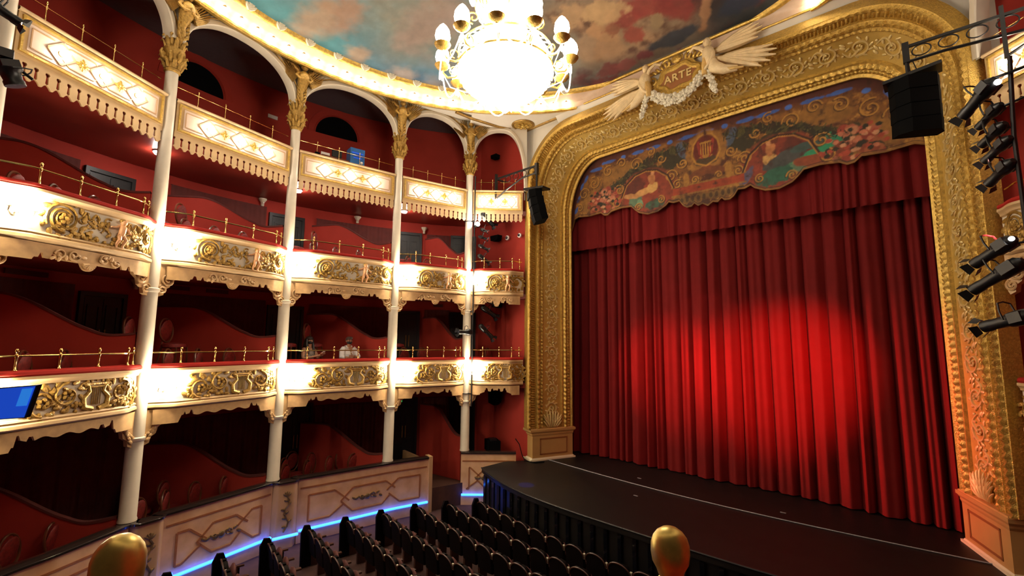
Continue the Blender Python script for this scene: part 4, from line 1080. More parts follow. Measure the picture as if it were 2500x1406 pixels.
def front(bi, tier):
    b = BAYS[bi] if bi < 5 else RBAY; L = b.L
    z = {1: T1, 2: T2, 3: T3}[tier]; tn = {1: 'lower', 2: 'middle', 3: 'upper'}[tier]; where = 'on the %s tier, %s' % (tn, BAYN[bi])
    if tier < 3:
        H = .93 if tier == 2 else .92
        o = thing('balcony', {2: 'cream box front with gilded cherub and scrolls, middle tier, %s', 1: 'cream box front with gilded lyre and foliage, lower tier, %s'}[tier] % BAYN[bi], 'balcony', b.P(L/2, .1, z-H))
        part('ledge_cushion', sweep(b, [(-.36, -.02), (-.34, .015), (.03, .02), (.07, .0), (.085, -.04), (.06, -.075), (-.2, -.075)], z), 'red_velvet', o)
        part('cornice', sweep(b, [(.05, -.07), (.09, -.075), (.095, -.12), (.06, -.15), (.045, -.17), (.04, -.20), (.005, -.215), (.0, -.22)], z), 'cornice_cream', o)
        part('panel', sweep(b, [(.0, -.21), (.008, -.35), (.008, -.55), (-.01, -H+.16)], z), 'cream_paint', o)
        part('base_moulding', sweep(b, [(-.01, -H+.17), (.03, -H+.16), (.045, -H+.13), (.02, -H+.11), (.06, -H+.08), (.065, -H+.03), (.02, -H), (-.06, -H-.02), (-.18, -H-.02)], z), 'cornice_cream', o)
        s0, s1 = (.70, L-.16) if bi < 5 else (.16, L-.7)
        h = H-.40
        if tier == 2:
            part('relief', relief_tier2(b, s0, s1, z-H/2-.03, h+.05), 'relief_gold', o)
            sc_ = s0+(s1-s0)*.60; a_, hr = cherub(b, sc_, z-H+.13, .57)
            c_ = part('cherub', a_, 'flesh_paint', o); part('hair', hr, 'old_gold', c_)
        else:
            part('relief', relief_tier1(b, s0, s1, z-H/2-.03, h+.12), 'relief_gold', o)
        part('valance', valance_board(b, z-H-.02, .24, tier), 'tan_bracket', o)
        sl = [.62, L*.42, L*.64, L-.50, L-.26] if L > 2.4 else [.58, L*.55, L-.5, L-.24]
        railing(b, z+.02, tier, where, sl, .24 if tier == 1 else .27)
        if bi < 5:
            for s in ((.34,),):
                bracket_lamp(b, s[0], z-H*.52, '%s tier, %s' % (tn, BAYN[bi]))
            if bi in (4,) : pass
    else:
        o = thing('balcony', 'panelled gallery front with lit diamonds and sawn fringe, %s' % BAYN[bi], 'balcony', b.P(L/2, .1, z-1.1))
        bo = .05
        def bar(mb, s0, z0, s1, z1, w_, y0, y1):
            d = Vector((s1-s0, z1-z0)); l = d.length; d /= l; n = Vector((-d.y, d.x))*w_/2
            Q = [(s0-n.x, z0-n.y), (s1-n.x, z1-n.y), (s1+n.x, z1+n.y), (s0+n.x, z0+n.y)]
            mb.prism(Q, y0, y1, lambda p: b.P(p.x, p.y, z+p.z))
        s0, s1 = .14, L-.14
        part('cornice', sweep(b, [(-.25, 0), (.03, .0), (.05, -.03), (.04, -.06), (.0, -.075)], z, 12, .12, L-.12, False), 'tan_paint', o)
        mb = MB(); mb.prism([(s0, -.78), (s1, -.78), (s1, -.05), (s0, -.05)], 0, .05, lambda p: b.P(p.x, p.y, z+p.z)); part('board', mb, 'tan_light', o, smooth=False)
        mb = MB()
        for (a, e, c_, d, w_) in ((s0+.05, -.12, s1-.05, -.12, .035), (s0+.05, -.72, s1-.05, -.72, .035), (s0+.07, -.12, s0+.07, -.72, .035), (s1-.07, -.12, s1-.07, -.72, .035)): bar(mb, a, e, c_, d, w_, .05, .085)
        part('gilt_frame', mb, 'gold', o, smooth=False)
        mb = MB(); mb.prism([(s0+.16, -.66), (s1-.16, -.66), (s1-.16, -.19), (s0+.16, -.19)], .05, .06, lambda p: b.P(p.x, p.y, z+p.z)); part('panel', mb, 'pink_panel', o, smooth=False)
        mb = MB(); zc = -.425; xs = [L*.5-L*.235, L*.5, L*.5+L*.235]; dz = .20; dx = .22*min(1, L/3)
        for x in xs:
            for a, e, c_, d in ((x-dx, zc, x, zc+dz), (x, zc+dz, x+dx, zc), (x+dx, zc, x, zc-dz), (x, zc-dz, x-dx, zc)): bar(mb, a, e, c_, d, .032, .06, .08)
        for sgn in (1, -1):
            zz = zc+sgn*dz*.86; e0 = s0+.20; e1 = s1-.20
            bar(mb, e0, zz, xs[0]-.12, zz, .02, .06, .072); bar(mb, xs[2]+.12, zz, e1, zz, .02, .06, .072)
            for xa, xb in ((xs[0], xs[1]), (xs[1], xs[2])): bar(mb, xa+.14, zz, xb-.14, zz, .02, .06, .072); bar(mb, xa+.14, zz, xa+.03, zz-sgn*.09, .02, .06, .073); bar(mb, xb-.14, zz, xb-.03, zz-sgn*.09, .02, .06, .073)
        bar(mb, s0+.20, zc-dz*.86, s0+.20, zc+dz*.86, .02, .06, .072); bar(mb, s1-.20, zc-dz*.86, s1-.20, zc+dz*.86, .02, .06, .072)
        part('diamond_trellis', mb, 'panel_line', o, smooth=False)
        for xa in ((xs[0]+xs[1])/2, (xs[1]+xs[2])/2):
            mb = MB(); 
            for k in range(8): a = k*pi/4; leaf(mb, xa+.01*cos(a), zc+.01*sin(a), a, .11 if k % 2 == 0 else .07, .05, .075, .02, 5)
            mb.ell((xa, .085, zc), (.03, .03, .03), None, 6, 4); mb.map(lambda x, y, zz: b.P(x, y, z+zz)); part('rosette', mb, 'gold', o)
        # sawn fringe
        mb = MB(); n = int(round((s1-s0)/.165)); w_ = (s1-s0)/n
        for k in range(n):
            c0 = s0+w_*(k+.5); h = w_/2
            poly = [(c0-h, -.76), (c0+h, -.76), (c0+h, -.875), (c0+h*.66, -.885), (c0+h*.58, -.915), (c0+h*.80, -.945), (c0+h*.72, -1.07), (c0+h*.98, -1.09), (c0+h*.55, -1.12), (c0+h*.2, -1.165), (c0-h*.2, -1.165), (c0-h*.55, -1.12), (c0-h*.98, -1.09), (c0-h*.72, -1.07), (c0-h*.80, -.945), (c0-h*.58, -.915), (c0-h*.66, -.885), (c0-h, -.875)]
            mb.prism(poly, .015, .045, lambda p: b.P(p.x, p.y, z+p.z))
        part('fringe', mb, 'cornice_cream', o, smooth=False)
        for j, x in enumerate(xs):
            q = b.P(x, .06, z+zc)
            l_ = thing('panel_lamp', 'glowing lamp in the %s diamond of the gallery front, %s' % (('left', 'middle', 'right')[j], BAYN[bi]), 'lamp', q)
            mb = MB(); mb.prism([(.05*cos(2*pi*k/12), .05*sin(2*pi*k/12)) for k in range(12)], 0, .02); mb.map(lambda xx, y, zz: b.P(x+xx, .06+y, z+zc+zz)); part('socket', mb, 'gold', l_)
            mb = MB(); mb.tube([(0, .02, 0), (0, .10, 0)], .015, 6); mb.ell((0, .13, 0), (.052, .052, .052), None, 12, 8); mb.map(lambda xx, y, zz: b.P(x+xx, .06+y, z+zc+zz)); part('bulb', mb, 'panel_bulb', l_)
        railing(b, z, 3, where, [L*q for q in (.2, .4, .6, .8)], .34, bowed=False, off=-.12)
mat('cornice_cream', (.62, .41, .20), .42, noise_amt=.12, noise_scale=5)
mat('tan_light', (.66, .44, .20), .42, noise_amt=.15, noise_scale=5)
for bi in range(6):
    for tier in (1, 2, 3): front(bi, tier)
# ================================================================== chandelier
CX, CY = HC
ch = thing('chandelier', 'huge glowing crystal chandelier hanging under the painted ceiling', 'chandelier', (CX, CY, 3.8))
mb = MB(); mb.lathe([(.05, 9.25), (.12, 9.2), (.02, 9.1), (.02, 6.3), (.06, 6.28), (.06, 6.2)], (CX, CY, 0), 10); part('rod', mb, 'brass', ch)
mb = MB(); mb.lathe([(.02, 6.25), (.40, 6.15), (.50, 5.95), (.50, 5.72), (.38, 5.58), (.30, 5.42), (.31, 5.25), (.40, 5.10), (.52, 4.95), (.70, 4.88), (.755, 4.78), (.765, 4.62), (.755, 4.48), (.66, 4.32), (.50, 4.20), (.34, 4.12), (.20, 4.04), (.12, 3.98), (.14, 3.93), (.08, 3.87), (.03, 3.82)], (CX, CY, 0), 40)
part('lit_crystal_basket', mb, 'crystal_glow', ch, label='brightly lit crystal basket')
mb = MB()
for k in range(36):
    a = 2*pi*k/36
    P = [(CX+r*cos(a), CY+r*sin(a), z) for r, z in ((.49, 5.75), (.36, 5.45), (.36, 5.22), (.46, 5.06), (.62, 4.94), (.80, 4.86))]
    mb.tube(P, .011, 4)
    P = [(CX+r*cos(a), CY+r*sin(a), z) for r, z in ((.80, 4.55), (.74, 4.36), (.56, 4.21), (.34, 4.10), (.15, 3.98))]
    mb.tube(P, .012, 4); mb.ell((CX+.80*cos(a), CY+.80*sin(a), 4.50), (.022, .022, .06), None, 5, 4)
    mb.ell((CX+.51*cos(a), CY+.51*sin(a), 5.66), (.02, .02, .055), None, 5, 4)
part('crystal_strand', mb, 'crystal', ch)
mb = MB(); mb.tube([(CX+.79*cos(2*pi*k/40), CY+.79*sin(2*pi*k/40), 4.86) for k in range(40)], .022, 6, closed=True); part('ring', mb, 'polished_brass', ch); mb = MB(); mb.tube([(CX+.80*cos(2*pi*k/40), CY+.80*sin(2*pi*k/40), 4.57) for k in range(40)], .022, 6, closed=True)
part('ring', mb, 'polished_brass', ch); mb = MB(); mb.tube([(CX+.52*cos(2*pi*k/30), CY+.52*sin(2*pi*k/30), 5.74) for k in range(30)], .03, 6, closed=True); part('ring', mb, 'polished_brass', ch)
NAR = 12
for k in range(NAR):
    a = 2*pi*(k+.25)/NAR; c, s = cos(a), sin(a)
    R3 = lambda r, z, q=0: (CX+c*r-s*q, CY+s*r+c*q, z)
    mb = MB(); mb.tube([R3(.78, 4.58), R3(.88, 4.50), R3(1.0, 4.50), R3(1.08, 4.58), R3(1.10, 4.68)], .018, 7)
    P = [R3(.90+.07*cos(t), 4.62+.07*sin(t)) for t in np.linspace(-1.6, 3.8, 14)]; mb.tube(P, .012, 5)
    ar = part('arm', mb, 'polished_brass', ch)
    mb = MB(); mb.lathe([(.02, 4.64), (.10, 4.68), (.135, 4.73), (.12, 4.74), (.05, 4.72)], R3(1.10, 0), 14); part('cup', mb, 'gold', ar)
    mb = MB(); mb.lathe([(.06, 4.73), (.10, 4.78), (.125, 4.86), (.11, 4.96), (.06, 5.04), (.012, 5.09)], R3(1.10, 0), 12); part('bulb', mb, 'bulb', ar)
    mb = MB()
    for dz, q in ((4.62, 0), (4.60, .03), (4.60, -.03)): mb.ell(R3(1.11, dz-.08, q), (.016, .016, .06), None, 5, 4)
    a2 = 2*pi*(k+1.25)/NAR
    P = []
    for t in np.linspace(0, 1, 10):
        aa = a+(a2-a)*t; P.append((CX+1.10*cos(aa), CY+1.10*sin(aa), 4.62-.30*sin(pi*t)))
    mb.tube(P, .014, 5)
    P = [(CX+r*c, CY+r*s, z) for r, z in ((1.10, 4.60), (.95, 4.32), (.7, 4.22), (.5, 4.2))]
    mb.tube(P, .010, 4); part('bead_swag', mb, 'crystal', ar)
for k in range(8):
    a = 2*pi*(k+.1)/8; mb = MB(); mb.lathe([(.03, 5.72), (.06, 5.78), (.075, 5.85), (.05, 5.95), (.01, 6.02)], (CX+.57*cos(a), CY+.57*sin(a), 0), 10); part('bulb', mb, 'bulb', ch)
    mb = MB(); P = spiral(0, 0, .11, 1.4, -1.5, 1, 14); mb.tube([(CX+cos(a)*(.56+p[0]), CY+sin(a)*(.56+p[0]), 5.5+p[2]) for p in P], .014, 5); part('scroll', mb, 'polished_brass', ch)

# ================================================================== inside the boxes
def ray_circle(x, y, ang, r=10.62):
    dx, dy = cos(ang), sin(ang); ox, oy = x-HC[0], y-HC[1]; B_ = ox*dx+oy*dy; C_ = ox*ox+oy*oy-r*r
    t = -B_+sqrt(B_*B_-C_); return (x+dx*t, y+dy*t), t
PDIR = [radians(268), radians(250), radians(231), radians(208.9), radians(187.7)]
PN = ['at the left edge', 'by the fourth column from the stage', 'by the third column from the stage', 'by the second column from the stage', 'by the column nearest to the stage']
for ci in range(1, 5):
    (bx, by), D_ = ray_circle(CP[ci][0], CP[ci][1], PDIR[ci])
    for lv, (zf, lo, hi) in enumerate(((-4.7, (-3.6, -3.6, -3.55, -3.5, -3.25)[ci], -2.72), (-1.42, .08, .83), (1.68, 3.14, 3.86))):
        tn = ('ground-level', 'lower', 'middle')[lv]
        o = thing('box_partition', 'red box divider with S-curved dark top edge in the %s tier %s' % (tn, PN[ci]), 'partition', (CP[ci][0], CP[ci][1], zf))
        ux, uy = (bx-CP[ci][0])/D_, (by-CP[ci][1])/D_
        n = 40; prof = []
        for k in range(n+1):
            t = k/n; d = .16+(D_-.20)*t; z = lo+(hi-lo)*sm((t-.14)/.58)-.04*sin(pi*min(1, t/.25))
            if lv == 0 and ci == 4: hi_ = -2.35; z = lo+(hi_-lo)*sm((t-.05)/.6)
            prof.append((d, z))
        Tm = lambda p: (CP[ci][0]+ux*p.x-uy*p.y, CP[ci][1]+uy*p.x+ux*p.y, p.z)
        mb = MB()
        for y in (-.035, .035): mb.grid([[Tm(Vector((d, y, zf+.01))) for d, z in prof], [Tm(Vector((d, y, z))) for d, z in prof]])
        mb.grid([[Tm(Vector((prof[0][0], -.035, z))) for z in (zf+.01, prof[0][1])], [Tm(Vector((prof[0][0], .035, z))) for z in (zf+.01, prof[0][1])]])
        part('panel', mb, 'red_wall', o)
        mb = MB(); rows = [[Tm(Vector((d, y, z+h))) for d, z in prof] for y, h in ((-.055, 0), (-.055, .045), (.055, .045), (.055, 0), (-.055, 0))]
        mb.grid(rows); part('cap_rail', mb, 'maroon_drape', o)
# doors, drapes, sconces and vents on the curved back wall
def wallrect(mb, a0, a1, z0, z1, off=.06, t=.05, n=8):
    A_ = [radians(a0+(a1-a0)*k/n) for k in range(n+1)]
    r1 = BACKR-off; r0 = BACKR-off-t
    f = lambda r, z: [(HC[0]+r*cos(a), HC[1]+r*sin(a), z) for a in A_]
    mb.grid([f(r0, z0), f(r0, z1), f(r1, z1), f(r1, z0), f(r0, z0)])
    for a in (A_[0], A_[-1]):
        p = lambda r, z: (HC[0]+r*cos(a), HC[1]+r*sin(a), z); mb.add([p(r0, z0), p(r0, z1), p(r1, z1), p(r1, z0)], [(0, 1, 2, 3)])
    return mb
dn = 0
DOORS = {1: [(199.3, 204.6), (173.8, 179.8), (151.9, 156.8), (140.4, 145.8)], 2: [(199.8, 205.6), (174.6, 180.6), (152.0, 157.0), (140.6, 146.0)], 0: [(171.2, 176.8), (151.8, 157.0), (140.2, 145.4)]}
for lv, L_ in DOORS.items():
    zf = (-4.7, -1.42, 1.68)[lv]; zt = (-2.1, 1.10, 4.12)[lv]
    for (a0, a1) in L_:
        dn += 1; mid = (a0+a1)/2
        mb = MB(); wallrect(mb, a0, a1, zf, zt, .0, .05); d_ = struct('door_%d' % dn, mb, 'door_black')
        mb = MB(); w_ = .45
        wallrect(mb, a0, a0+w_, zf, zt, .05, .05); wallrect(mb, a1-w_, a1, zf, zt, .05, .05); wallrect(mb, a0, a1, zt-.10, zt, .05, .05)
        part('door_frame', mb, 'door_black', d_)
        for (b0, b1) in ((a0+.6, mid-.05), (mid+.05, a1-.6)):
            mb = MB()
            wallrect(mb, b0, b1, zf+.05, zt-.15, .05, .015)
            for (c0, c1) in ((zf+.2, zf+1.0), (zf+1.15, zt-.3)):
                q = .28; wallrect(mb, b0+q, b1-q, c0, c0+.05, .07, .02); wallrect(mb, b0+q, b1-q, c1-.05, c1, .07, .02); wallrect(mb, b0+q, b0+q+.2, c0, c1, .07, .02); wallrect(mb, b1-q-.2, b1-q, c0, c1, .07, .02)
            lf = part('door_leaf', mb, 'door_black', d_)
            hx = radians(mid+(.3 if b0 > mid else -.3)); mb = MB(); rr_ = BACKR-.13
            mb.tube([(HC[0]+rr_*cos(hx), HC[1]+rr_*sin(hx), zf+1.2), (HC[0]+rr_*cos(hx), HC[1]+rr_*sin(hx), zf+1.62)], .015, 6); part('door_handle', mb, 'old_gold', lf)
DR = {2: [(206.2, 214.5, 4.2), (181.1, 195.3, 4.27), (157.6, 172.5, 4.2), (146.2, 151.0, 4.1)], 1: [(205.2, 213.0, 1.24), (180.2, 195.4, 1.23), (158.0, 172.8, 1.2), (146.0, 151.0, 1.17)], 0: [(177.2, 214, -2.2), (157.4, 170.9, -2.2), (145.6, 151.3, -2.1)]}
bayname = {214.5: 'fifth bay', 195.3: 'fourth bay', 172.5: 'third bay', 151.0: 'second bay'}
for lv, L_ in DR.items():
    for j, (a0, a1, zt) in enumerate(L_):
        zf = (-4.7, -1.42, 1.68)[lv]; nm = ('ground-level', 'lower', 'middle')[lv]
        n = int((a1-a0)*9); rows = []
        pa = .025 if lv == 0 else .006
        for z in (zf+.02, (zf+zt)/2, zt):
            rows.append([(HC[0]+(BACKR-.07-pa*(1+sin(k*.9+j)*(.6+.4*sin(k*.31))))*cos(radians(a0+(a1-a0)*k/n)), HC[1]+(BACKR-.07-pa*(1+sin(k*.9+j)*(.6+.4*sin(k*.31))))*sin(radians(a0+(a1-a0)*k/n)), z) for k in range(n+1)])
        mb = MB().grid(rows)
        mb.grid([rows[-1], [(HC[0]+(BACKR-.01)*cos(radians(a0+(a1-a0)*k/n)), HC[1]+(BACKR-.01)*sin(radians(a0+(a1-a0)*k/n)), zt) for k in range(n+1)]])
        where = ['fifth', 'fourth', 'third', 'second'][j] if lv else ['left-hand', 'third', 'second'][j]
        top('wall_drape', mb, 'maroon_drape', 'dark maroon drape on the back wall of the %s tier, %s bay from the stage' % (nm, where), 'drape')
def on_wall(a, z, off): return (HC[0]+(BACKR-off)*cos(radians(a)), HC[1]+(BACKR-off)*sin(radians(a)), z)
for a, z, w_ in ((181.9, 4.40, 'middle tier behind the third column'), (165.0, 4.38, 'middle tier in the third bay'), (151.6, 4.25, 'middle tier in the second bay'), (198.5, 1.40, 'lower tier behind the fourth column')):
    p = on_wall(a, z, .10); mb = MB(); mb.lathe([(.035, -.14), (.05, -.12), (.045, -.05), (.07, .0), (.12, .07), (.125, .10), (.08, .10)], p, 12); mb.box((p[0], p[1], p[2]-.05), (.18, .05, .05), Matrix.Rotation(radians(a), 3, 'Z'))
    top('wall_sconce', mb, 'plaster_flower', 'small cream trumpet-shaped uplighter on the back wall, %s' % w_, 'sconce')
for j, (a0, a1, z) in enumerate(((207.9, 211.9, 1.38), (191.5, 194.4, 1.40), (186, 189.1, 1.40), (147.3, 149.2, 1.34))):
    mb = MB(); wallrect(mb, a0, a1, z-.05, z+.06, .0, .05, 3)
    for k in range(3): wallrect(mb, a0+.1, a1-.1, z-.035+k*.03, z-.022+k*.03, .05, .012, 3)
    top('air_vent', mb, 'maroon_drape', 'dark slotted air vent under the lower tier ceiling, %s' % ('at the far left', 'left part of the fourth bay', 'middle of the fourth bay', 'in the second bay')[j], 'vent', smooth=False)
# gallery lunette windows
for j, (a, z) in enumerate(((193.0, 7.33), (169.6, 7.33))):
    c = on_wall(a, z, 0); ca, sa = cos(radians(a)), sin(radians(a)); f = lambda p: (c[0]-sa*p.x*-1-ca*p.y, c[1]-ca*p.x-sa*p.y, c[2]+p.z)
    f = lambda p: (c[0]+sa*p.x-ca*p.y, c[1]-ca*p.x-sa*p.y, c[2]+p.z)
    mb = MB(); mb.prism([(.74*cos(pi*k/24), .74*sin(pi*k/24)) for k in range(25)], .0, .03, f); wdw = struct('window_%d' % (j+1), mb, 'black_matte', smooth=False)
    mb = MB(); P = [f(Vector((.90*cos(pi*k/24), .06, .90*sin(pi*k/24)))) for k in range(25)]; rows = [[f(Vector((r*cos(pi*k/24), y, r*sin(pi*k/24)))) for k in range(25)] for r, y in ((1.02, 0), (1.0, .07), (.80, .07), (.76, .02))]
    mb.grid(rows); part('window_surround', mb, 'red_wall', wdw)
mb = MB(); wallrect(mb, 180.3, 181.9, 7.30, 7.42, 0, .03, 2); top('wall_sign', mb, 'white_plastic', 'small white plate on the red gallery wall behind the third column', 'sign', smooth=False)
b2 = BAYS[2]
def bx(b, s, off, z, ds, do, dz, mb): M = Matrix.Rotation(atan2(b.u.y, b.u.x), 3, 'Z'); p = b.P(s, off, z); mb.box(p, (ds, do, dz), M); return mb
o = thing('equipment_case', 'blue upright case with a white mark standing in the upper gallery', 'case', b2.P(1.92, -.45, 5.25))
part('body', bx(b2, 1.92, -.45, 5.60, .46, .36, .95, MB()), 'blue_plastic', o, smooth=False)
mb = MB()
for q in range(3): bx(b2, 1.92, -.262, 5.92-.08*q, .36-.05*q, .01, .03, mb)
part('vent_slot', mb, 'screen_blue', o, smooth=False)
mb = MB(); mb.ell(b2.P(2.05, -.255, 5.62), (.05, .05, .05), None, 8, 5); part('label', mb, 'white_plastic', o)
o = thing('control_desk', 'brown desk in the gallery beside the blue case', 'desk', b2.P(1.3, -.6, 4.7))
part('desk_top', bx(b2, 1.3, -.6, 5.62, .9, .5, .05, MB()), 'chair_wood', o, smooth=False); part('front_panel', bx(b2, 1.3, -.40, 5.15, .86, .04, .90, MB()), 'chair_wood', o, smooth=False)
top('paper', bx(b2, .98, -.44, 5.70, .26, .02, .10, MB()), 'white_plastic', 'white sheet propped on the gallery desk', 'paper', smooth=False)
o = thing('monitor', 'small dark desk monitor with a pale screen edge on the gallery desk', 'monitor', b2.P(1.35, -.5, 5.65))
part('housing', bx(b2, 1.35, -.52, 5.83, .30, .05, .22, MB()), 'black_metal', o, smooth=False); part('foot', bx(b2, 1.35, -.52, 5.68, .12, .12, .05, MB()), 'black_metal', o, smooth=False)
top('rail_camera', bx(b2, .62, .0, 5.47, .12, .1, .08, MB()), 'black_matte', 'small dark device lying on the gallery front near the third column', 'device', smooth=False)

# ---- box chairs
def chair_proto():
    r = thing('box_chair', 'x', 'chair')
    mb = MB(); mb.lathe([(.20, .40), (.235, .42), (.24, .46), (.22, .50), (.12, .525), (.01, .53)], (0, 0, 0), 16); part('seat', mb, 'chair_red', r, False)
    mb = MB(); mb.ell((0, -.20, .80), (.19, .035, .235), Matrix.Rotation(radians(-8), 3, 'X'), 16, 8); part('backrest', mb, 'chair_red', r, False)
    mb = MB(); P = [(.215*cos(t), -.20-.14*sin(t)*.22, .80+.265*sin(t)) for t in np.linspace(0, 2*pi, 24, endpoint=False)]; mb.tube(P, .022, 6, closed=True); mb.tube([(-.10, -.20, .55), (-.12, -.19, .44)], .018, 6); mb.tube([(.10, -.20, .55), (.12, -.19, .44)], .018, 6)
    part('back_frame', mb, 'chair_wood', r, False)
    for sx in (-1, 1):
        mb = MB(); mb.tube([(sx*.18, .17, .42), (sx*.19, .18, .2), (sx*.185, .19, 0)], [.024, .018, .013], 6); part('leg', mb, 'chair_wood', r, False)
        mb = MB(); mb.tube([(sx*.15, -.17, .42), (sx*.16, -.20, .2), (sx*.17, -.26, 0)], [.024, .018, .013], 6); part('leg', mb, 'chair_wood', r, False)
    return Proto(r)
cp = chair_proto(); random.seed(3)
tn = ['ground-level box', 'lower tier', 'middle tier']
for lv, zf in ((0, -4.7), (1, -1.42), (2, 1.68)):
    for bi in range(0, 5):
        b = BAYS[bi]
        spots = [(.30, -.55, 0), (.52, -.62, 0), (.74, -.58, 0), (.14, -1.30, .22), (.38, -1.35, .22)]
        if bi == 4: spots = [(.45, -.6, 0)]
        if bi == 3: spots = [(.30, -.6, 0), (.55, -.62, 0), (.22, -1.25, .22)]
        if bi == 0: spots = spots[:3]
        if lv == 0: spots = [(x, o-.1*((k*7) % 3), 0) for k, (x, o, _) in enumerate([(.2, -.6, 0), (.4, -.65, 0), (.6, -.6, 0), (.8, -.65, 0), (.25, -1.3, 0), (.5, -1.35, 0), (.75, -1.3, 0), (.35, -1.95, 0), (.62, -1.95, 0)])]
        if lv == 0 and bi >= 3: continue
        rear = {1: .52, 2: .34, 0: 0}[lv]
        if lv == 2: spots = [(x, o+(.22 if o > -1 else .2), u) for x, o, u in spots]
        for k, (fs, off, up) in enumerate(spots):
            if lv == 1 and bi == 2 and k in (0, 1, 2): continue
            if up: up += rear
            p = b.P(b.L*fs, off, zf+up+.001); dr = atan2(12.5-p[1], -5-p[0])-pi/2+random.uniform(-.25, .25)
            if up:
                Mr = Matrix.Rotation(dr, 3, 'Z'); mb = MB(); mb.box((p[0], p[1], zf+up/2), (.62, .66, up-.002), Mr)
                top('chair_riser', mb, 'box_floor', 'small carpeted riser under the %s back-row chair, %s, %s bay' % ('left' if fs < .2 else 'right', tn[lv], BN[bi]), 'riser', smooth=False)
            row = 'front row' if off > -1 else ('raised back row' if lv else 'second row' if off > -1.7 else 'back row')
            pos = 'left seat' if fs < .38 else ('middle seat' if fs < .6 else 'right seat') if k < 3 or lv == 0 else ('left seat' if fs < .2 else 'right seat')
            cp.put(p, dr, 'red oval-backed chair, %s, %s, %s, %s bay' % ((pos if lv else ['left seat', 'centre-left seat', 'centre-right seat', 'right seat', 'left seat', 'middle seat', 'right seat', 'left seat', 'right seat'][k]), row, tn[lv], BN[bi]), 'oval-backed chairs in the boxes', 1.1)

# ================================================================== marble parapet of the stalls
class Path:
    def __init__(s, pts):
        s.p = [Vector(p) for p in pts]; s.d = [0]
        for i in range(len(pts)-1): s.d.append(s.d[-1]+(s.p[i+1]-s.p[i]).length)
        s.L = s.d[-1]
    def P(s, t, off, z):
        i = 0
        while i < len(s.d)-2 and t > s.d[i+1]: i += 1
        u = (s.p[i+1]-s.p[i]).normalized(); n = Vector((u.y, -u.x)); q = s.p[i]+u*(t-s.d[i])+n*off
        return (q.x, q.y, z)
def smooth_path(pts, n=24):
    # Catmull-Rom through pts
    P = [Vector(p) for p in pts]; P = [P[0]*2-P[1]]+P+[P[-1]*2-P[-2]]; out = []
    for i in range(1, len(P)-2):
        for k in range(n):
            t = k/n; a, b_, c, d = P[i-1:i+3]
            out.append(tuple(.5*((2*b_)+(c-a)*t+(2*a-5*b_+4*c-d)*t*t+(3*b_-a-3*c+d)*t**3)))
    out.append(tuple(P[-2])); return out
PT, PBt = -3.75, -5.12
def parapet(path, label, motif=True, end=False, slope=None):
    o = thing('parapet', label, 'parapet', path.P(path.L/2, 0, -5.4)); n = 40; L = path.L
    S = [L*k/n for k in range(n+1)]
    mb = MB(); rows = [[path.P(s, off, z) for s in S] for off, z in ((0, PBt), (0, PT), (-.22, PT), (-.22, PBt-.28), (.03, PBt-.28), (.03, PBt), (0, PBt))]
    mb.grid(rows)
    for s in (0, L):
        mb.add([path.P(s, 0, -5.4), path.P(s, 0, PT), path.P(s, -.22, PT), path.P(s, -.22, -5.4)], [(0, 1, 2, 3)])
    part('wall_panel', mb, 'marble', o)
    mb = MB(); rows = [[path.P(s, off, z) for s in S] for off, z in ((-.26, PT), (-.26, PT+.035), (-.20, PT+.05), (.02, PT+.05), (.05, PT+.03), (.05, PT-.01), (.0, PT-.02))]; mb.grid(rows); part('top_rail', mb, 'dark_wood_gloss', o)
    def strip(mb, pts, w_=.045):
        for (s0, z0), (s1, z1) in zip(pts[:-1], pts[1:]):
            m = max(1, int(abs(s1-s0)/.15)+1); d = Vector((s1-s0, z1-z0)).normalized(); nn = Vector((-d.y, d.x))*w_/2; e = d*w_/2*0
            A_ = [(s0+(s1-s0)*k/m, z0+(z1-z0)*k/m) for k in range(m+1)]
            mb.grid([[path.P(s-nn.x, .014, z-nn.y) for s, z in A_], [path.P(s+nn.x, .014, z+nn.y) for s, z in A_]])
            mb.grid([[path.P(s-nn.x, .0, z-nn.y) for s, z in A_], [path.P(s-nn.x, .014, z-nn.y) for s, z in A_]]); mb.grid([[path.P(s+nn.x, .014, z+nn.y) for s, z in A_], [path.P(s+nn.x, .0, z+nn.y) for s, z in A_]])
    mb = MB(); strip(mb, [(.05, PT-.25), (L-.05, PT-.25)], .04)
    if motif:
        zt, zb, zm = PT-.48, PT-1.15, PT-.80; e0, e1, m = .28, L-.28, L/2; hw = L*.17
        strip(mb, [(m-hw-.30, zt+.02), (e0, zt+.02), (e0, zb), (m-hw-.42, zb), (m-hw-.02, zb+.28)]); strip(mb, [(m-hw-.30, zt+.02), (m-hw+.12, zm-.02)])
        strip(mb, [(m-hw-.12, zm+.0), (m-hw+.22, zt-.0), (m+hw-.1, zt), (m+hw+.2, zm+.08)]); strip(mb, [(m-hw-.12, zm), (m-hw+.22, zb+.02), (m+hw-.2, zb+.02), (m+hw+.02, zb+.24)])
        strip(mb, [(m+hw+.3, zt+.02), (e1, zt+.02), (e1, zb), (m+hw+.35, zb), (m+hw, zb+.30)]); strip(mb, [(m+hw+.3, zt+.02), (m+hw-.06, zm+.05)])
    part('inlay_line', mb, 'inlay_brown', o, smooth=False)
    if motif:
        mb = MB()
        for sx in (-1, 1):
            for k in range(4): leaf(mb, L/2+sx*(.08+.09*k), PT-.80+.02*(-1)**k, (0 if sx > 0 else pi)+.5*(-1)**k, .12, .06, 0, .02, 5)
            mb.tube(spiral(L/2+sx*.16, PT-.80, .07, 1.2, 0, sx, 12), .014, 5)
        mb.ell((L/2, .01, PT-.80), (.08, .03, .08), None, 8, 5); mb.map(lambda x, y, z: path.P(x, .012+y, z)); part('ornament', mb, 'bronze_orn', o)
    return o
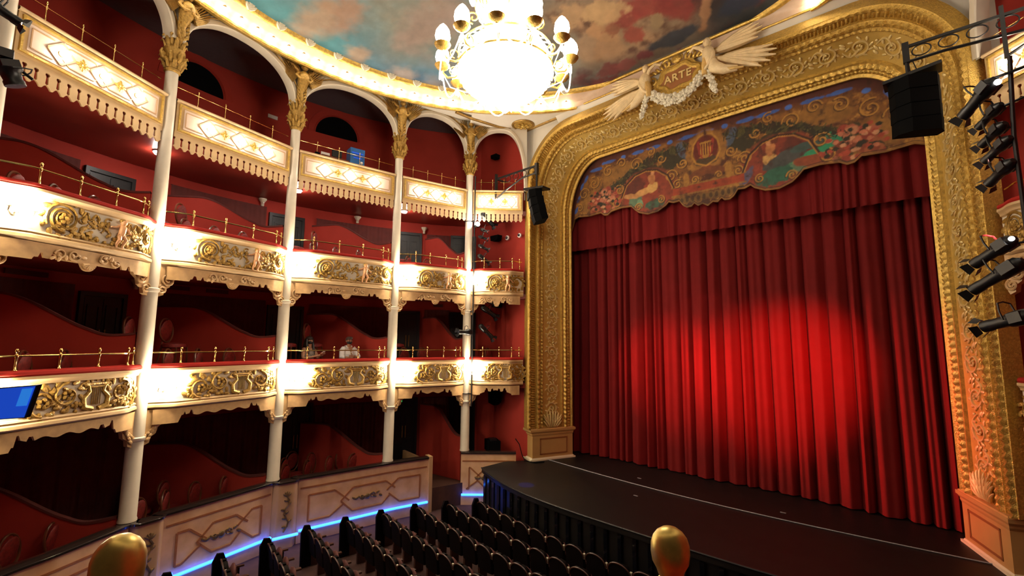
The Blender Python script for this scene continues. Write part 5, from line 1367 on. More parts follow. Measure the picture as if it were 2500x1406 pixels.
mat('dark_wood_gloss', (.02, .012, .010), .12, coat=.6)
mat('bronze_orn', (.22, .13, .05), .4, .4, noise_amt=.3)
def pier(b, label):
    """projecting pilaster block next to the column, with a climbing ornament"""
    pts = [b.P(s, .10+.16*sm((s+.06)/.18)*sm((.66-s)/.18), 0)[:2] for s in np.linspace(-.06, .66, 24)]
    path = Path(pts); o = thing('parapet_pier', label, 'pier', path.P(path.L/2, 0, -5.4)); S = np.linspace(0, path.L, 24)
    mb = MB(); mb.grid([[path.P(s, off, z) for s in S] for off, z in ((0, -5.4), (0, PT), (-.25, PT))]); part('block', mb, 'marble_plain', o)
    mb = MB(); mb.grid([[path.P(s, off, z) for s in S] for off, z in ((-.26, PT), (-.2, PT+.055), (.02, PT+.055), (.055, PT+.03), (.055, PT-.01), (0, PT-.02))]); part('top_rail', mb, 'dark_wood_gloss', o)
    mb = MB(); c = path.L*.52
    for k in range(8):
        z = PT-.35-.11*k; mb.tube([(c+.05*sin(k*1.3), 0, z), (c+.07*sin(k*1.3+1.2), .01, z-.11)], .022, 5); leaf(mb, c+.04*sin(k*1.3), z, .6+2.4*(k % 2), .11, .05, .0, .02, 5)
    for k in range(5): leaf(mb, c, PT-.34, pi/2+(k-2)*.5, .12, .045, 0, .02, 5)
    mb.map(lambda x, y, z: path.P(x, .012+y, z)); part('ornament', mb, 'bronze_orn', o); return o
def off_pts(b, s0, s1, off, n=5): return [b.P(s0+(s1-s0)*k/(n-1), off, 0)[:2] for k in range(n)]
PX = [Path(smooth_path([(-8.6, -2.2)]+off_pts(BAYS[0], .45, BAYS[0].L-.08, .14, 3), 10)),
      Path(smooth_path(off_pts(BAYS[1], .62, BAYS[1].L-.07, .12, 4), 10)),
      Path(smooth_path(off_pts(BAYS[2], .62, BAYS[2].L-.3, .13, 3)+off_pts(BAYS[3], .25, 1.30, .13, 3), 10)),
      Path(smooth_path(off_pts(BAYS[4], -.10, 1.75, .14, 4), 10))]
PLB = ['veined marble stalls parapet at the lower left behind the brass ball', 'veined marble stalls parapet with inlaid octagon between two plain piers', 'veined marble stalls parapet with inlaid octagon ending at the stair gap', 'veined marble parapet running to the left plinth beside the stage']
for p_, l_, e_ in zip(PX, PLB, (1, 1, 1, 1)): parapet(p_, l_)
pier(BAYS[1], 'plain marble pier with climbing ornament below the fourth column from the stage'); pier(BAYS[2], 'plain marble pier with climbing ornament below the third column from the stage')
# end post of the third parapet and stair behind it
e = PX[2].P(PX[2].L+.06, -.1, 0); mb = MB(); M = Matrix.Rotation(atan2(BAYS[3].u.y, BAYS[3].u.x), 3, 'Z'); mb.box((e[0], e[1], (-5.4+PT)/2+.03), (.12, .34, PT+5.46), M)
top('end_post', mb, 'marble_plain', 'square marble end post beside the stair opening by the stage', 'post', smooth=False)
st = thing('stair', 'dark carpeted steps rising between the parapet and the red wall', 'stair', BAYS[3].P(1.95, -.6, -5.4))
for k in range(5):
    mb = MB(); p = BAYS[3].P(1.95, -.25-.32*k, -5.4+.07+.14*k*.5); mb.box((p[0], p[1], -5.4+.07*(k+1)), (1.2, .32, .14*(k+1)), M); part('step', mb, 'box_floor', st, smooth=False)
mb = MB(); pth = Path([BAYS[3].P(1.45, -.2, 0)[:2], BAYS[3].P(1.30, -2.0, 0)[:2]]); mb.grid([[pth.P(s, o_, z) for s in (0, pth.L)] for o_, z in ((0, -5.4), (0, -3.9), (-.08, -3.9), (-.08, -5.4))])
top('stair_wall', mb, 'marble_plain', 'low side wall beside the carpeted steps', 'wall', smooth=False)
# blue light strips along the foot of the parapets
for j, p_ in enumerate([PX[0], Path(smooth_path(off_pts(BAYS[1], -.05, .64, .30, 3), 8)), PX[1], Path(smooth_path(off_pts(BAYS[2], -.05, .64, .30, 3), 8)), PX[2], PX[3]]):
    o = thing('light_strip', 'glowing blue light strip at the foot of %s' % ('the lower left parapet', 'the pier under the fourth column', 'the parapet between the piers', 'the pier under the third column', 'the parapet beside the stair', 'the parapet beside the stage')[j], 'light strip', p_.P(p_.L/2, .06, -5.1))
    S = np.linspace(.04, p_.L-.04 if j < 5 else .95, 24)
    mb = MB(); mb.tube([p_.P(s, .085, -5.06) for s in S], .038, 6); part('tube', mb, 'led_blue', o)
    mb = MB(); mb.tube([p_.P(s, .122, -5.05) for s in S], .014, 5); part('core', mb, 'led_core', o)

# ================================================================== theatre seats
def seat_proto():
    r = thing('theatre_seat', 'x', 'theatre seat')
    mb = MB(); rows = []
    for z, w_ in ((.36, .262), (.55, .265), (.76, .262), (.84, .235), (.88, .16), (.89, .04)):
        rows.append([(x*w_, -.20-.10*(z-.36)+y, z) for x, y in ((-1, 0), (-.9, .05), (0, .035), (.9, .05), (1, 0), (.9, -.03), (0, -.05), (-.9, -.03))])
    mb.grid(rows, closed=True); part('backrest', mb, 'seat_back', r, False)
    mb = MB(); mb.ell((0, -.10, .58), (.24, .06, .22), Matrix.Rotation(radians(-10), 3, 'X'), 12, 5); part('seat', mb, 'seat_cushion', r, False)
    mb = MB(); P = [(.262*cos(t), -.26-.045*max(0, sin(t)), .72+.185*sin(t)) for t in np.linspace(-.1, pi+.1, 16)]; mb.tube(P, .016, 5); part('wood_trim', mb, 'trim_wood', r, False)
    for sx in (-1, 1):
        mb = MB(); mb.box((sx*.27, -.02, .60), (.05, .36, .035)); mb.box((sx*.27, -.06, .29), (.03, .22, .58)); part('armrest', mb, 'trim_wood', r, False)
    mb = MB(); mb.box((.27, -.25, .80), (.045, .03, .025)); mb.box((.27, -.25, .74), (.015, .015, .10)); part('number_plate', mb, 'plate_pale', r, False)
    return Proto(r)
mat('seat_back', (.004, .002, .002), .7, noise_amt=.3, spec=.06); mat('seat_cushion', (.10, .020, .015), .75, noise_amt=.3); mat('trim_wood', (.055, .018, .010), .4); mat('plate_pale', (.75, .68, .5), .35)
sp = seat_proto()
def ordn(j):
    W_ = ['first', 'second', 'third', 'fourth', 'fifth', 'sixth', 'seventh', 'eighth', 'ninth', 'tenth', 'eleventh', 'twelfth', 'thirteenth', 'fourteenth', 'fifteenth', 'sixteenth', 'seventeenth', 'eighteenth', 'nineteenth', 'twentieth']
    return W_[min(j, 19)]
ROWS = [(-10.15, 9.33), (-10.6, 8.60), (-11.0, 7.84), (-11.25, 6.95), (-11.45, 6.06), (-11.6, 5.16), (-11.5, 4.22), (-11.4, 3.28), (-11.2, 2.34)]
def inview(p):
    F, yaw, pitch = 1120., radians(43.6), radians(6.65); f = Vector((-sin(yaw)*cos(pitch), cos(yaw)*cos(pitch), sin(pitch))); r = Vector((cos(yaw), sin(yaw), 0)); u = r.cross(f); v = Vector(p); z = v.dot(f)
    if z < .3: return False
    return -80 < 1250+F*v.dot(r)/z < 2600 and 703-F*v.dot(u)/z < 1500
ON = ['first', 'second', 'third', 'fourth', 'fifth', 'sixth', 'seventh', 'eighth', 'ninth']
for k, (x0, y0) in enumerate(ROWS):
    n = int((-10-2*x0)/.57); sag = .50
    yy = lambda x: y0-sag*(1-((x+5)/(x0+5))**2)
    first = True
    for j in range(n):
        x = x0+.32+.57*j; y = yy(x)-.02; sl = -2*sag*0+ (yy(x+.1)-yy(x-.1))/.2
        if not inview((x, y, -4.5)): continue
        sp.put((x, y+.24, -5.399), atan2(sl, 1), 'dark theatre seat, %s from the left in the %s row from the stage' % (ordn(j), ON[k]), 'theatre seats, %s row' % ON[k])
    o = thing('row_end_panel', 'dark row end panel with an added blue edge glow, %s row from the stage' % ON[k], 'panel', (x0, y0+.08, -5.4))
    mb = MB(); mb.prism([(-.20, -5.4), (.30, -5.4), (.30, -4.85), (.10, -4.80), (-.02, -4.46), (-.14, -4.44), (-.22, -4.6)], -.03, .03, lambda p: (x0+p.y, y0+p.x, p.z)); part('board', mb, 'seat_back', o, smooth=False)
    mb = MB(); mb.tube([(x0-.045, y0+.06, -4.82), (x0-.045, y0-.0, -4.5)], .013, 5); part('added_edge_glow', mb, 'led_blue', o)  # glowing strip added for the blue light caught by the panel edge
# ================================================================== loudspeakers on brackets
for sgn, nm in ((1, 'left'), (-1, 'right')):
    X = (lambda x: x) if sgn > 0 else (lambda x: -10-x)
    y = 11.25 if sgn > 0 else 11.1
    xa, xb = (-11.55, -9.62) if sgn > 0 else (-11.75, -9.78)
    o = thing('speaker_bracket', 'black lattice steel bracket arm holding the %s hanging loudspeakers' % nm, 'bracket', (X(xa), y, 5.0))
    zt = 5.86 if sgn > 0 else 5.66
    mb = MB(); mb.box((X((xa+xb)/2), y, zt), (abs(xb-xa), .05, .05)); part('top_bar', mb, 'black_metal', o, smooth=False)
    mb = MB()
    if sgn > 0: mb.tube([(xa, y, zt-.75), (-11.0, y, zt-.50), (-10.3, y, zt-.28), (xb, y, zt-.24)], .028, 6)
    else: mb.tube([(X(xa), y, zt-.42), (X(-10.3), y, zt-.30), (X(xb), y, zt-.30)], .028, 6)
    part('lower_bar', mb, 'black_metal', o)
    for k in range(5 if sgn < 0 else 4):
        cx = X(xb+(-.22-.37*k)); mb = MB(); mb.tube([(cx+.135*cos(t), y, zt-.14+.105*sin(t)) for t in np.linspace(0, 2*pi, 20, endpoint=False)], .012, 5, closed=True); part('ring', mb, 'black_metal', o)
    mb = MB(); mb.box((X(xa), y, zt-.3), (.06, .10, .95)); mb.box((X(xa), y+.25, zt), (.05, .5, .05)); mb.box((X(xa), y+.25, zt-.7), (.05, .5, .05)); part('wall_post', mb, 'black_metal', o, smooth=False)
    if sgn < 0:
        mb = MB(); mb.box((X(-11.05), y, zt-.30), (.055, .06, .95)); mb.tube([(X(-11.05), y, zt-.75), (X(-11.75), y+.2, zt-.3)], .025, 5); part('strut', mb, 'black_metal', o, smooth=False)
    mb = MB(); mb.box((X(xb), y, zt-.12), (.10, .10, .40)); mb.tube([(X(xb), y, zt-.3), (X(xb), y, 5.12)], .035, 6); part('hanger', mb, 'black_metal', o)
    lab = 'curved cluster of black loudspeakers hanging left of the gilded frame' if sgn > 0 else 'tall black hanging loudspeaker seen from behind in front of the right gilded frame'
    o = thing('loudspeaker', lab, 'loudspeaker', (X(xb), y, 3.9))
    xc = X(xb-.10); a = 0; z = 4.98
    mb = MB(); mb.box((xc+(.1 if sgn > 0 else -.05), y, 5.04), (.85, .40, .06), Matrix.Rotation(.12*sgn, 3, 'Y')); part('fly_frame', mb, 'black_metal', o, smooth=False)
    if sgn < 0:
        for q in (-.28, .3):
            mb = MB(); mb.tube([(X(xb)+.05+q*.1, y, zt-.3), (X(xb)+.1+q*.2, y+.05, 5.05)], .008, 4); part('cable', mb, 'black_metal', o)
    n = 4 if sgn > 0 else 4
    for k in range(n):
        tilt = (.05+.09*k) if sgn > 0 else (.02+.02*k); h = .265
        M = Matrix.Rotation(radians(-40 if sgn > 0 else 28), 3, 'Z') @ Matrix.Rotation(tilt, 3, 'X')
        mb = MB(); Q = [(-.36, -.20), (.36, -.20), (.36, .02), (.22, .22), (-.22, .22), (-.36, .02)]
        V = [M @ Vector((p[0], -p[1], zz)) for zz in (-h/2+.003, h/2-.003) for p in Q]; c = Vector((xc+(.06*k if sgn > 0 else .0), y+.02*k, z-h/2-h*k))
        mb.add([v+c for v in V], [tuple(range(6)), tuple(range(6, 12))[::-1]]+[(i, i+6, (i+1) % 6+6, (i+1) % 6) for i in range(6)])
        cb = part('cabinet', mb, 'black_matte', o, smooth=False)
        if k in (0, n-1):
            mb = MB(); mb.box(M @ Vector((.0, .205, 0))+c, (.60, .015, .2), M); part('grille', mb, 'black_metal', cb, smooth=False)
# ================================================================== stage lights
def stage_light(name, label, tail, head, r=.075, lens='lens_glass', barn=False, snout=True, cat='stage light'):
    a = Vector(tail); b_ = Vector(head); d = (b_-a); l = d.length; d.normalize(); up = Vector((0, 0, 1)); x = d.cross(up).normalized(); y = x.cross(d)
    M = Matrix((x, y, d)).transposed()
    o = thing(name, label, cat, tail); 
    f = lambda mb: mb.map(lambda px, py, pz: tuple(a+M @ Vector((px, py, pz))))
    mb = MB(); mb.lathe([(r*.5, -.02), (r*1.15, .03), (r*1.25, .10), (r*1.2, l*.38), (r*.95, l*.46), (r*.85, l*.75), (r*.95, l*.8), (r*.95, l*.98)], (0, 0, 0), 14); mb.box((0, 0, l*.2), (r*2.7, r*1.6, l*.26)); f(mb); part('body', mb, 'black_metal', o)
    mb = MB(); mb.lathe([(r*.9, l*.985), (r*.5, l*1.0), (.002, l*1.0)], (0, 0, 0), 14); f(mb); part('lens', mb, lens, o)
    mb = MB()
    for sx in (-1, 1): mb.tube([(sx*r*1.4, 0, l*.4), (sx*r*1.5, .10, l*.4), (sx*r*1.2, .20, l*.4), (0, .22, l*.4)], .010, 5)
    f(mb); part('yoke', mb, 'black_metal', o)
    if snout:
        mb = MB()
        for k in range(4):
            an = k*pi/2+.5; c, s = cos(an), sin(an); mb.add([(c*r-s*r*.7, s*r+c*r*.7, l*.98), (c*r+s*r*.7, s*r-c*r*.7, l*.98), (c*r*1.6+s*r, s*r*1.6-c*r, l*1.12), (c*r*1.6-s*r, s*r*1.6+c*r, l*1.12)], [(0, 1, 2, 3)])
        f(mb); part('barn_door', mb, 'black_metal', o)
    return o
o = thing('lighting_pole', 'black vertical lighting pole clamped beside the white column nearest the stage', 'pole', (-11.98, 10.62, -2.2))
mb = MB(); mb.tube([(-11.98, 10.62, -2.2), (-11.98, 10.62, 5.9)], .024, 8); part('tube', mb, 'black_metal', o)
for z in (-1.78, 1.02, 4.25):
    mb = MB(); mb.tube([(-12.26+.16*cos(t), 10.60+.16*sin(t), z) for t in np.linspace(0, 2*pi, 16, endpoint=False)], .016, 5, closed=True); mb.tube([(-12.12, 10.6, z), (-11.96, 10.62, z)], .022, 6); part('clamp', mb, 'black_metal', o)
LF = [((-11.95, 10.90, 4.58), (-11.8, 11.40, 4.20), .085, 'lens_glass', 'topmost of the left pole'), ((-11.90, 10.85, 3.98), (-11.75, 11.05, 3.90), .05, 'lens_red', 'small with red glow, below the white lamp on the left pole'),
      ((-11.95, 10.80, 3.72), (-11.8, 11.08, 3.64), .05, 'lens_red', 'third from the top of the left pole'), ((-11.95, 10.80, 3.40), (-11.8, 11.12, 3.26), .055, 'lens_glass', 'fourth from the top of the left pole'),
      ((-11.95, 10.80, 3.04), (-11.8, 11.18, 2.80), .065, 'lens_glass', 'fifth from the top of the left pole'), ((-11.95, 10.82, 1.56), (-11.8, 11.45, 1.36), .085, 'lens_glass', 'upper of the two below the middle tier front, left pole'),
      ((-11.95, 11.0, 1.22), (-11.8, 11.55, .88), .085, 'lens_glass', 'lower of the two below the middle tier front, left pole'), ((-11.95, 10.92, .56), (-11.8, 11.42, .12), .08, 'lens_glass', 'lowest on the right side of the left pole')]
for a, b_, r, ln, w_ in LF: stage_light('stage_light', 'black stage spotlight, %s' % w_, a, b_, r, ln)
stage_light('stage_light', 'black stage spotlight in front of the white column, pointing left', (-11.90, 10.50, .30), (-12.02, 10.02, .30), .09)
o = thing('floodlight', 'glaring white floodlight near the top of the left lighting pole', 'stage light', (-11.86, 10.66, 4.05))
mb = MB(); mb.lathe([(.05, .0), (.11, .02), (.12, .10)], (-11.86, 10.66, 4.02), 12, Matrix.Rotation(.5, 3, 'X')); part('housing', mb, 'black_metal', o)
mb = MB(); mb.ell((-11.80, 10.60, 4.10), (.085, .085, .085), None, 10, 6); part('lens', mb, 'led_white', o)
o = thing('lighting_pole', 'black vertical lighting pole at the right edge of the picture', 'pole', (.72, 7.6, -.4))
mb = MB(); mb.tube([(.74, 7.6, 3.35), (.70, 7.62, 2.4), (.72, 7.6, -.5)], .022, 8); part('tube', mb, 'black_metal', o)
mb = MB(); mb.tube([(.55, 7.6, 3.13), (1.2, 7.5, 3.2)], .016, 6); mb.tube([(.55, 7.62, 2.75), (.9, 7.6, 2.85)], .014, 6); mb.tube([(.6, 7.62, 1.15), (1.0, 7.6, 1.2)], .014, 6); part('arm', mb, 'black_metal', o)
RF = [((.60, 7.6, 3.12), (.31, 7.9, 2.86), .060, 'lens_glass', 'highest and longest'), ((.62, 7.6, 2.80), (.44, 7.9, 2.68), .042, 'lens_glass', 'second from the top'), ((.63, 7.6, 2.56), (.45, 7.9, 2.45), .045, 'lens_glass', 'third from the top'),
      ((.66, 7.6, 2.38), (.46, 7.9, 2.24), .045, 'lens_glass', 'fourth from the top'), ((.66, 7.6, 2.10), (.47, 7.9, 1.95), .050, 'lens_glass', 'fifth from the top'), ((.60, 7.6, 1.20), (.27, 7.9, .98), .058, 'lens_glass', 'sixth from the top'),
      ((.64, 7.6, .94), (.23, 7.9, .66), .060, 'lens_blue', 'seventh from the top'), ((.66, 7.6, .34), (.29, 7.9, .22), .060, 'lens_glass', 'lowest')]
for a, b_, r, ln, w_ in RF: stage_light('stage_light', 'black stage spotlight, %s on the right-hand pole' % w_, a, b_, r*1.2, 'lens_glass')
for (p, ml, r, w_) in (((.62, 7.55, 3.06), 'lens_lit', .035, 'upper'), ((.58, 7.55, 1.20), 'lens_lit', .028, 'lower')):
    mb = MB(); mb.ell(p, (r, r, r), None, 8, 5); top('indicator_lamp', mb, ml, 'small white glare point, %s one on the right lighting pole' % w_, 'lamp')
# lights at the top left corner
stage_light('stage_light', 'black stage spotlight cut by the top left picture edge', (-9.27, -.85, 4.62), (-9.29, -.45, 4.44), .07)
o = stage_light('moving_light', 'black moving-head light with a gridded lens hanging at the left edge', (-9.25, -.55, 3.82), (-9.28, -.42, 3.50), .12, 'lens_glass', cat='stage light', snout=False)
mb = MB(); mb.tube([(-9.27, -.85, 4.06), (-9.30, -.27, 3.68)], .02, 6); part('bar', mb, 'black_metal', o)
mb = MB(); mb.box((-9.27, -.60, 3.90), (.25, .25, .12)); part('base', mb, 'black_metal', o, smooth=False)
o = thing('lighting_bar', 'black scaffold bar carrying the lights at the left picture edge', 'bar', (-9.3, -1.1, 2))
mb = MB(); mb.tube([(-9.3, -1.05, 1.0), (-9.3, -1.05, 5.2)], .03, 8); mb.tube([(-9.3, -1.05, 4.62), (-9.28, -.7, 4.62)], .02, 6); mb.tube([(-9.3, -1.05, 4.04), (-9.27, -.8, 4.04)], .02, 6); part('tube', mb, 'black_metal', o)
# ceiling lamps of the middle tier
for j, (x, y) in enumerate(((-13.60, 1.80), (-13.99, 5.27), (-13.52, 8.70))):
    p = (x, y, 4.50); o = thing('ceiling_lamp', 'bright white lamp under the gallery soffit behind the %s column from the stage' % ('fourth', 'third', 'second')[j], 'lamp', (x, y, 4.4))
    mb = MB(); mb.lathe([(.10, 0), (.11, -.03), (.07, -.04)], (x, y, 4.515), 14); part('housing', mb, 'white_plastic', o); mb = MB(); mb.lathe([(.105, 0), (.08, -.04), (.01, -.055)], (x, y, 4.476), 12); part('lens', mb, 'led_white', o)
# dome cameras and dark fixtures on the end wall
for j, (x, z, r) in enumerate(((-11.78, 3.86, .09), (-11.16, 3.86, .085))):
    o = thing('dome_camera', 'small white dome camera on the red end wall, %s one' % ('left' if j == 0 else 'right'), 'camera', (x, 12.0, z)); mb = MB(); mb.lathe([(r, 0), (r, .05), (r*.8, .06)], (x, 12.12, z), 14, Matrix.Rotation(pi/2, 3, 'X')); part('base', mb, 'white_plastic', o)
    mb = MB(); mb.ell((x, 12.05, z), (r*.6, .05, r*.6), None, 10, 6); part('dome', mb, 'lens_glass', o)
for (x, z, w_, h, lab) in ((-12.2, 3.86, .42, .22, 'under the gallery soffit'), (-12.3, 7.10, .30, .16, 'in the small end bay of the gallery'), (-12.1, 1.32, .36, .18, 'under the middle tier floor'), (-12.15, -2.05, .50, .48, 'under the lower tier floor')):
    o = thing('wall_speaker', 'black boxy loudspeaker on the red end wall %s' % lab, 'loudspeaker', (x, 11.95, z-h/2))
    mb = MB(); Q = [(-w_/2, h/2), (w_/2, h/2), (w_*.4, -h*.3), (w_*.1, -h/2), (-w_*.45, -h*.35)]; mb.prism(Q, -.18, .05, lambda p: (x+p.x, 11.98+p.y, z+p.z)); part('cabinet', mb, 'black_matte', o, smooth=False)
    mb = MB(); mb.box((x, 12.07, z+.02), (.08, .10, .08)); part('mount', mb, 'black_metal', o, smooth=False)
o = thing('stage_monitor', 'black speaker box on a stand behind the parapet beside the stage', 'loudspeaker', (-11.95, 11.62, -5.4))
mb = MB(); M = Matrix.Rotation(-.5, 3, 'Z'); mb.box((-11.95, 11.62, -3.62), (.62, .42, .36), M); part('cabinet', mb, 'black_matte', o, smooth=False)
mb = MB(); mb.box((-11.95, 11.62, -3.42), (.34, .22, .06), M); part('handle', mb, 'black_metal', o, smooth=False)
mb = MB(); mb.box((-11.95, 11.62, -4.6), (.40, .30, 1.6), M); part('stand', mb, 'black_metal', o, smooth=False)
o = thing('exit_sign', 'small glowing green exit light over the ground-level door', 'sign', BAYS[3].P(.42, -.2, -1.95))
mb = MB(); bx(BAYS[3], .40, -.2, -1.90, .13, .03, .11, mb); part('panel', mb, 'exit_green', o, smooth=False); mb = MB(); bx(BAYS[3], .40, -.2, -1.80, .02, .02, .14, mb); part('hanger', mb, 'black_metal', o, smooth=False)

# ================================================================== the two visitors in the third bay of the lower tier
def person(label, b, s, off, zf, face, kind):
    """seated figure; local x to the viewer's right along the rail, y towards the hall, z up from the box floor"""
    o = thing('person', label, 'person', b.P(s, off, zf))
    th = face; c, sn = cos(th), sin(th)
    def T(x, y, z): X_ = x*c-y*sn; Y_ = x*sn+y*c; return b.P(s+X_, off+Y_, zf+z)
    h0 = .10
    def tubes(L_, m, name, par=o, n=12):
        mb = MB()
        for P, R in L_: mb.tube(P, R, n)
        mb.map(T); return part(name, mb, m, par)
    sk = 'skin' if kind == 'w' else 'skin_dark'
    # one continuous body grown along a skinned skeleton
    J = {'pel': ((0, -.05, .56+h0), .15), 'waist': ((0, -.03, .72+h0), .135), 'chest': ((0, .02, .92+h0), .165), 'neckb': ((0, .03, 1.08+h0), .09), 'neck': ((0, .045, 1.15+h0), .058), 'chin': ((0, .065, 1.22+h0), .062), 'head': ((0, .06, 1.30+h0), .092), 'crown': ((0, .05, 1.37+h0), .07)}
    E_ = [('pel', 'waist'), ('waist', 'chest'), ('chest', 'neckb'), ('neckb', 'neck'), ('neck', 'chin'), ('chin', 'head'), ('head', 'crown')]
    for q, nm in ((-1, 'l'), (1, 'r')):
        J['hip'+nm] = ((q*.10, .0, .53+h0), .10); J['knee'+nm] = ((q*.13, .40, .54+h0), .068); J['calf'+nm] = ((q*.13, .40, .28+h0), .058); J['ank'+nm] = ((q*.13, .36, .09), .04); J['toe'+nm] = ((q*.14, .50, .05), .038)
        E_ += [('pel', 'hip'+nm), ('hip'+nm, 'knee'+nm), ('knee'+nm, 'calf'+nm), ('calf'+nm, 'ank'+nm), ('ank'+nm, 'toe'+nm)]
        J['sh'+nm] = ((q*.17, .02, 1.03+h0), .075)
        if kind == 'm':
            J['el'+nm] = ((q*.25, .16, .80+h0), .050); J['wr'+nm] = ((q*.07, .34, .80+h0+.02*q), .032); J['ha'+nm] = ((-q*.03, .35, .82+h0+.02*q), .034)
        else:
            J['el'+nm] = ((q*.22+(.02 if q > 0 else -.03), .14, .78+h0), .045); J['wr'+nm] = ((.12+q*.06, .36, .86+h0), .028); J['ha'+nm] = ((.15+q*.045, .42, .89+h0), .032)
        E_ += [('chest', 'sh'+nm), ('sh'+nm, 'el'+nm), ('el'+nm, 'wr'+nm), ('wr'+nm, 'ha'+nm)]
    names = list(J); idx = {k: i for i, k in enumerate(names)}
    off_ = OFF[o.name]; me = bpy.data.meshes.new('body'); me.from_pydata([tuple(Vector(T(*J[k][0]))-off_) for k in names], [(idx[a], idx[e]) for a, e in E_], [])
    bo = bpy.data.objects.new('body', me); link(bo); bo.parent = o; me.materials.append(MATS[sk])
    OFF[bo.name] = off_; md = bo.modifiers.new('skin', 'SKIN'); md.use_smooth_shade = True
    for i, k in enumerate(names): v = me.skin_vertices[0].data[i]; v.radius = (J[k][1], J[k][1]*.82 if k in ('chest', 'waist') else J[k][1]); v.use_root = (k == 'pel')
    ss = bo.modifiers.new('sub', 'SUBSURF'); ss.levels = 2; ss.render_levels = 2
    # fingers and thumb of each hand
    for q in (-1, 1):
        hx, hy, hz = J['ha'+('l' if q < 0 else 'r')][0]; mb = MB()
        for k in range(4):
            if kind == 'm': P = [(hx, hy, hz+.025-.018*k), (hx-q*.045, hy+.012, hz+.022-.018*k), (hx-q*(.075-.004*abs(k-1)), hy+.0, hz+.018-.018*k), (hx-q*.088, hy-.02, hz+.016-.018*k)]
            else: P = [(hx-.025+.017*k, hy+.01, hz), (hx-.025+.017*k, hy+.05, hz+.015), (hx-.02+.014*k, hy+.068, hz+.04), (hx-.015+.012*k, hy+.055, hz+.058)]
            mb.tube(P, [.010, .0095, .009, .007], 6)
        P = [(hx, hy-.005, hz+.03), (hx-q*.02, hy+.03, hz+.055), (hx-q*.03, hy+.04, hz+.075)]; mb.tube(P, [.012, .011, .008], 6)
        mb.map(T); part('fingers', mb, sk, bo)
    # face
    mb = MB(); mb.ell((0, .155, 1.275+h0), (.013, .02, .022), None, 7, 5)
    for q in (-1, 1): mb.ell((q*.093, .055, 1.285+h0), (.012, .02, .03), None, 6, 5)
    mb.map(T); part('nose_and_ears', mb, sk, bo)
    mb = MB()
    for q in (-1, 1): mb.ell((q*.034, .143, 1.305+h0), (.014, .010, .007), None, 7, 4); mb.tube([(q*.018, .148, 1.326+h0), (q*.052, .138, 1.328+h0)], .005, 4)
    mb.map(T); part('eyes', mb, 'hair_dark', bo)
    # mask
    rows = []
    for z, w_, d in ((1.282, .062, .150), (1.262, .078, .160), (1.235, .078, .158), (1.205, .062, .138), (1.19, .04, .105)):
        rows.append([(w_*sin(t), .055+(d-.055)*cos(t)**.8 if cos(t) > 0 else .055, z+h0) for t in np.linspace(-1.45, 1.45, 11)])
    mb = MB().grid(rows)
    for q in (-1, 1): mb.tube([(q*.075, .08, 1.265+h0), (q*.095, .05, 1.285+h0)], .004, 4)
    mb.map(T); part('face_mask', mb, 'cloth_black', o)
    if kind == 'm':
        mb = MB(); mb.ell((0, .035, 1.355+h0), (.098, .105, .07), None, 14, 8); mb.ell((0, -.0, 1.31+h0), (.094, .07, .09), None, 12, 7)
        for k in range(9): mb.ell((-.06+.015*k, .09+.02*sin(k), 1.395+h0+.01*cos(k*2)), (.03, .035, .028), None, 6, 4)
        mb.map(T); part('hair', mb, 'hair_brown', o)
        tubes([([(0, -.05, .55+h0), (0, -.03, .72+h0), (0, .02, .92+h0), (0, .02, 1.04+h0)], [.175, .165, .195, .13]), ([(-.13, .02, 1.06+h0), (-.20, .05, .98+h0), (-.265, .16, .80+h0), (-.20, .25, .79+h0)], [.095, .095, .078, .060]), ([(.13, .02, 1.06+h0), (.20, .05, .98+h0), (.265, .16, .80+h0), (.20, .25, .79+h0)], [.095, .095, .078, .060]), ([(-.10, .02, 1.08+h0), (0, .0, 1.10+h0), (.10, .02, 1.08+h0)], [.07, .075, .07])], 'shirt_white', 'shirt', n=14)
        mb = MB(); mb.prism([(-.045, 1.12+h0), (.045, 1.12+h0), (.0, .95+h0)], .185, .20); mb.map(T); part('open_collar', mb, sk, o)
        mb = MB(); mb.tube([(-.05, .17, 1.10+h0), (-.02, .205, .98+h0), (0, .215, .93+h0), (.02, .205, .98+h0), (.05, .17, 1.10+h0)], .006, 5); mb.ell((0, .225, .91+h0), (.02, .012, .025), None, 6, 4); mb.map(T); part('necklace', mb, 'old_gold', o)
    else:
        mb = MB(); mb.ell((0, .03, 1.345+h0), (.108, .112, .085), None, 14, 8); mb.ell((0, -.01, 1.29+h0), (.108, .085, .12), None, 12, 7)
        for q in (-1, 1):
            mb.tube([(q*.085, .03, 1.33+h0), (q*.105, .05, 1.2+h0), (q*.10, .10, 1.05+h0), (q*.085, .15, .90+h0)], [.05, .05, .055, .03], 8, flat=.8)
        mb.tube([(0, -.03, 1.32+h0), (0, -.09, 1.15+h0), (0, -.14, .95+h0), (0, -.14, .80+h0)], [.09, .10, .11, .05], 10)
        mb.map(T); part('hair', mb, 'hair_dark', o)
        tubes([([(0, -.05, .55+h0), (0, -.03, .72+h0), (0, .02, .90+h0), (0, .02, .99+h0)], [.165, .15, .178, .15])], 'cloth_pattern', 'top', n=14)
    tubes([([(0, -.06, .54+h0), (0, .0, .53+h0)], [.16, .16]), ([(-.10, .0, .53+h0), (-.13, .40, .54+h0), (-.13, .40, .3+h0), (-.13, .37, .14)], [.115, .085, .072, .06]), ([(.10, .0, .53+h0), (.13, .40, .54+h0), (.13, .40, .3+h0), (.13, .37, .14)], [.115, .085, .072, .06])], 'cloth_black', 'trousers')
    return o, T
pw, Tw = person('person with long dark hair and black mask looking down at a white phone', BAYS[2], .84, -.52, -1.42, -.35, 'w')
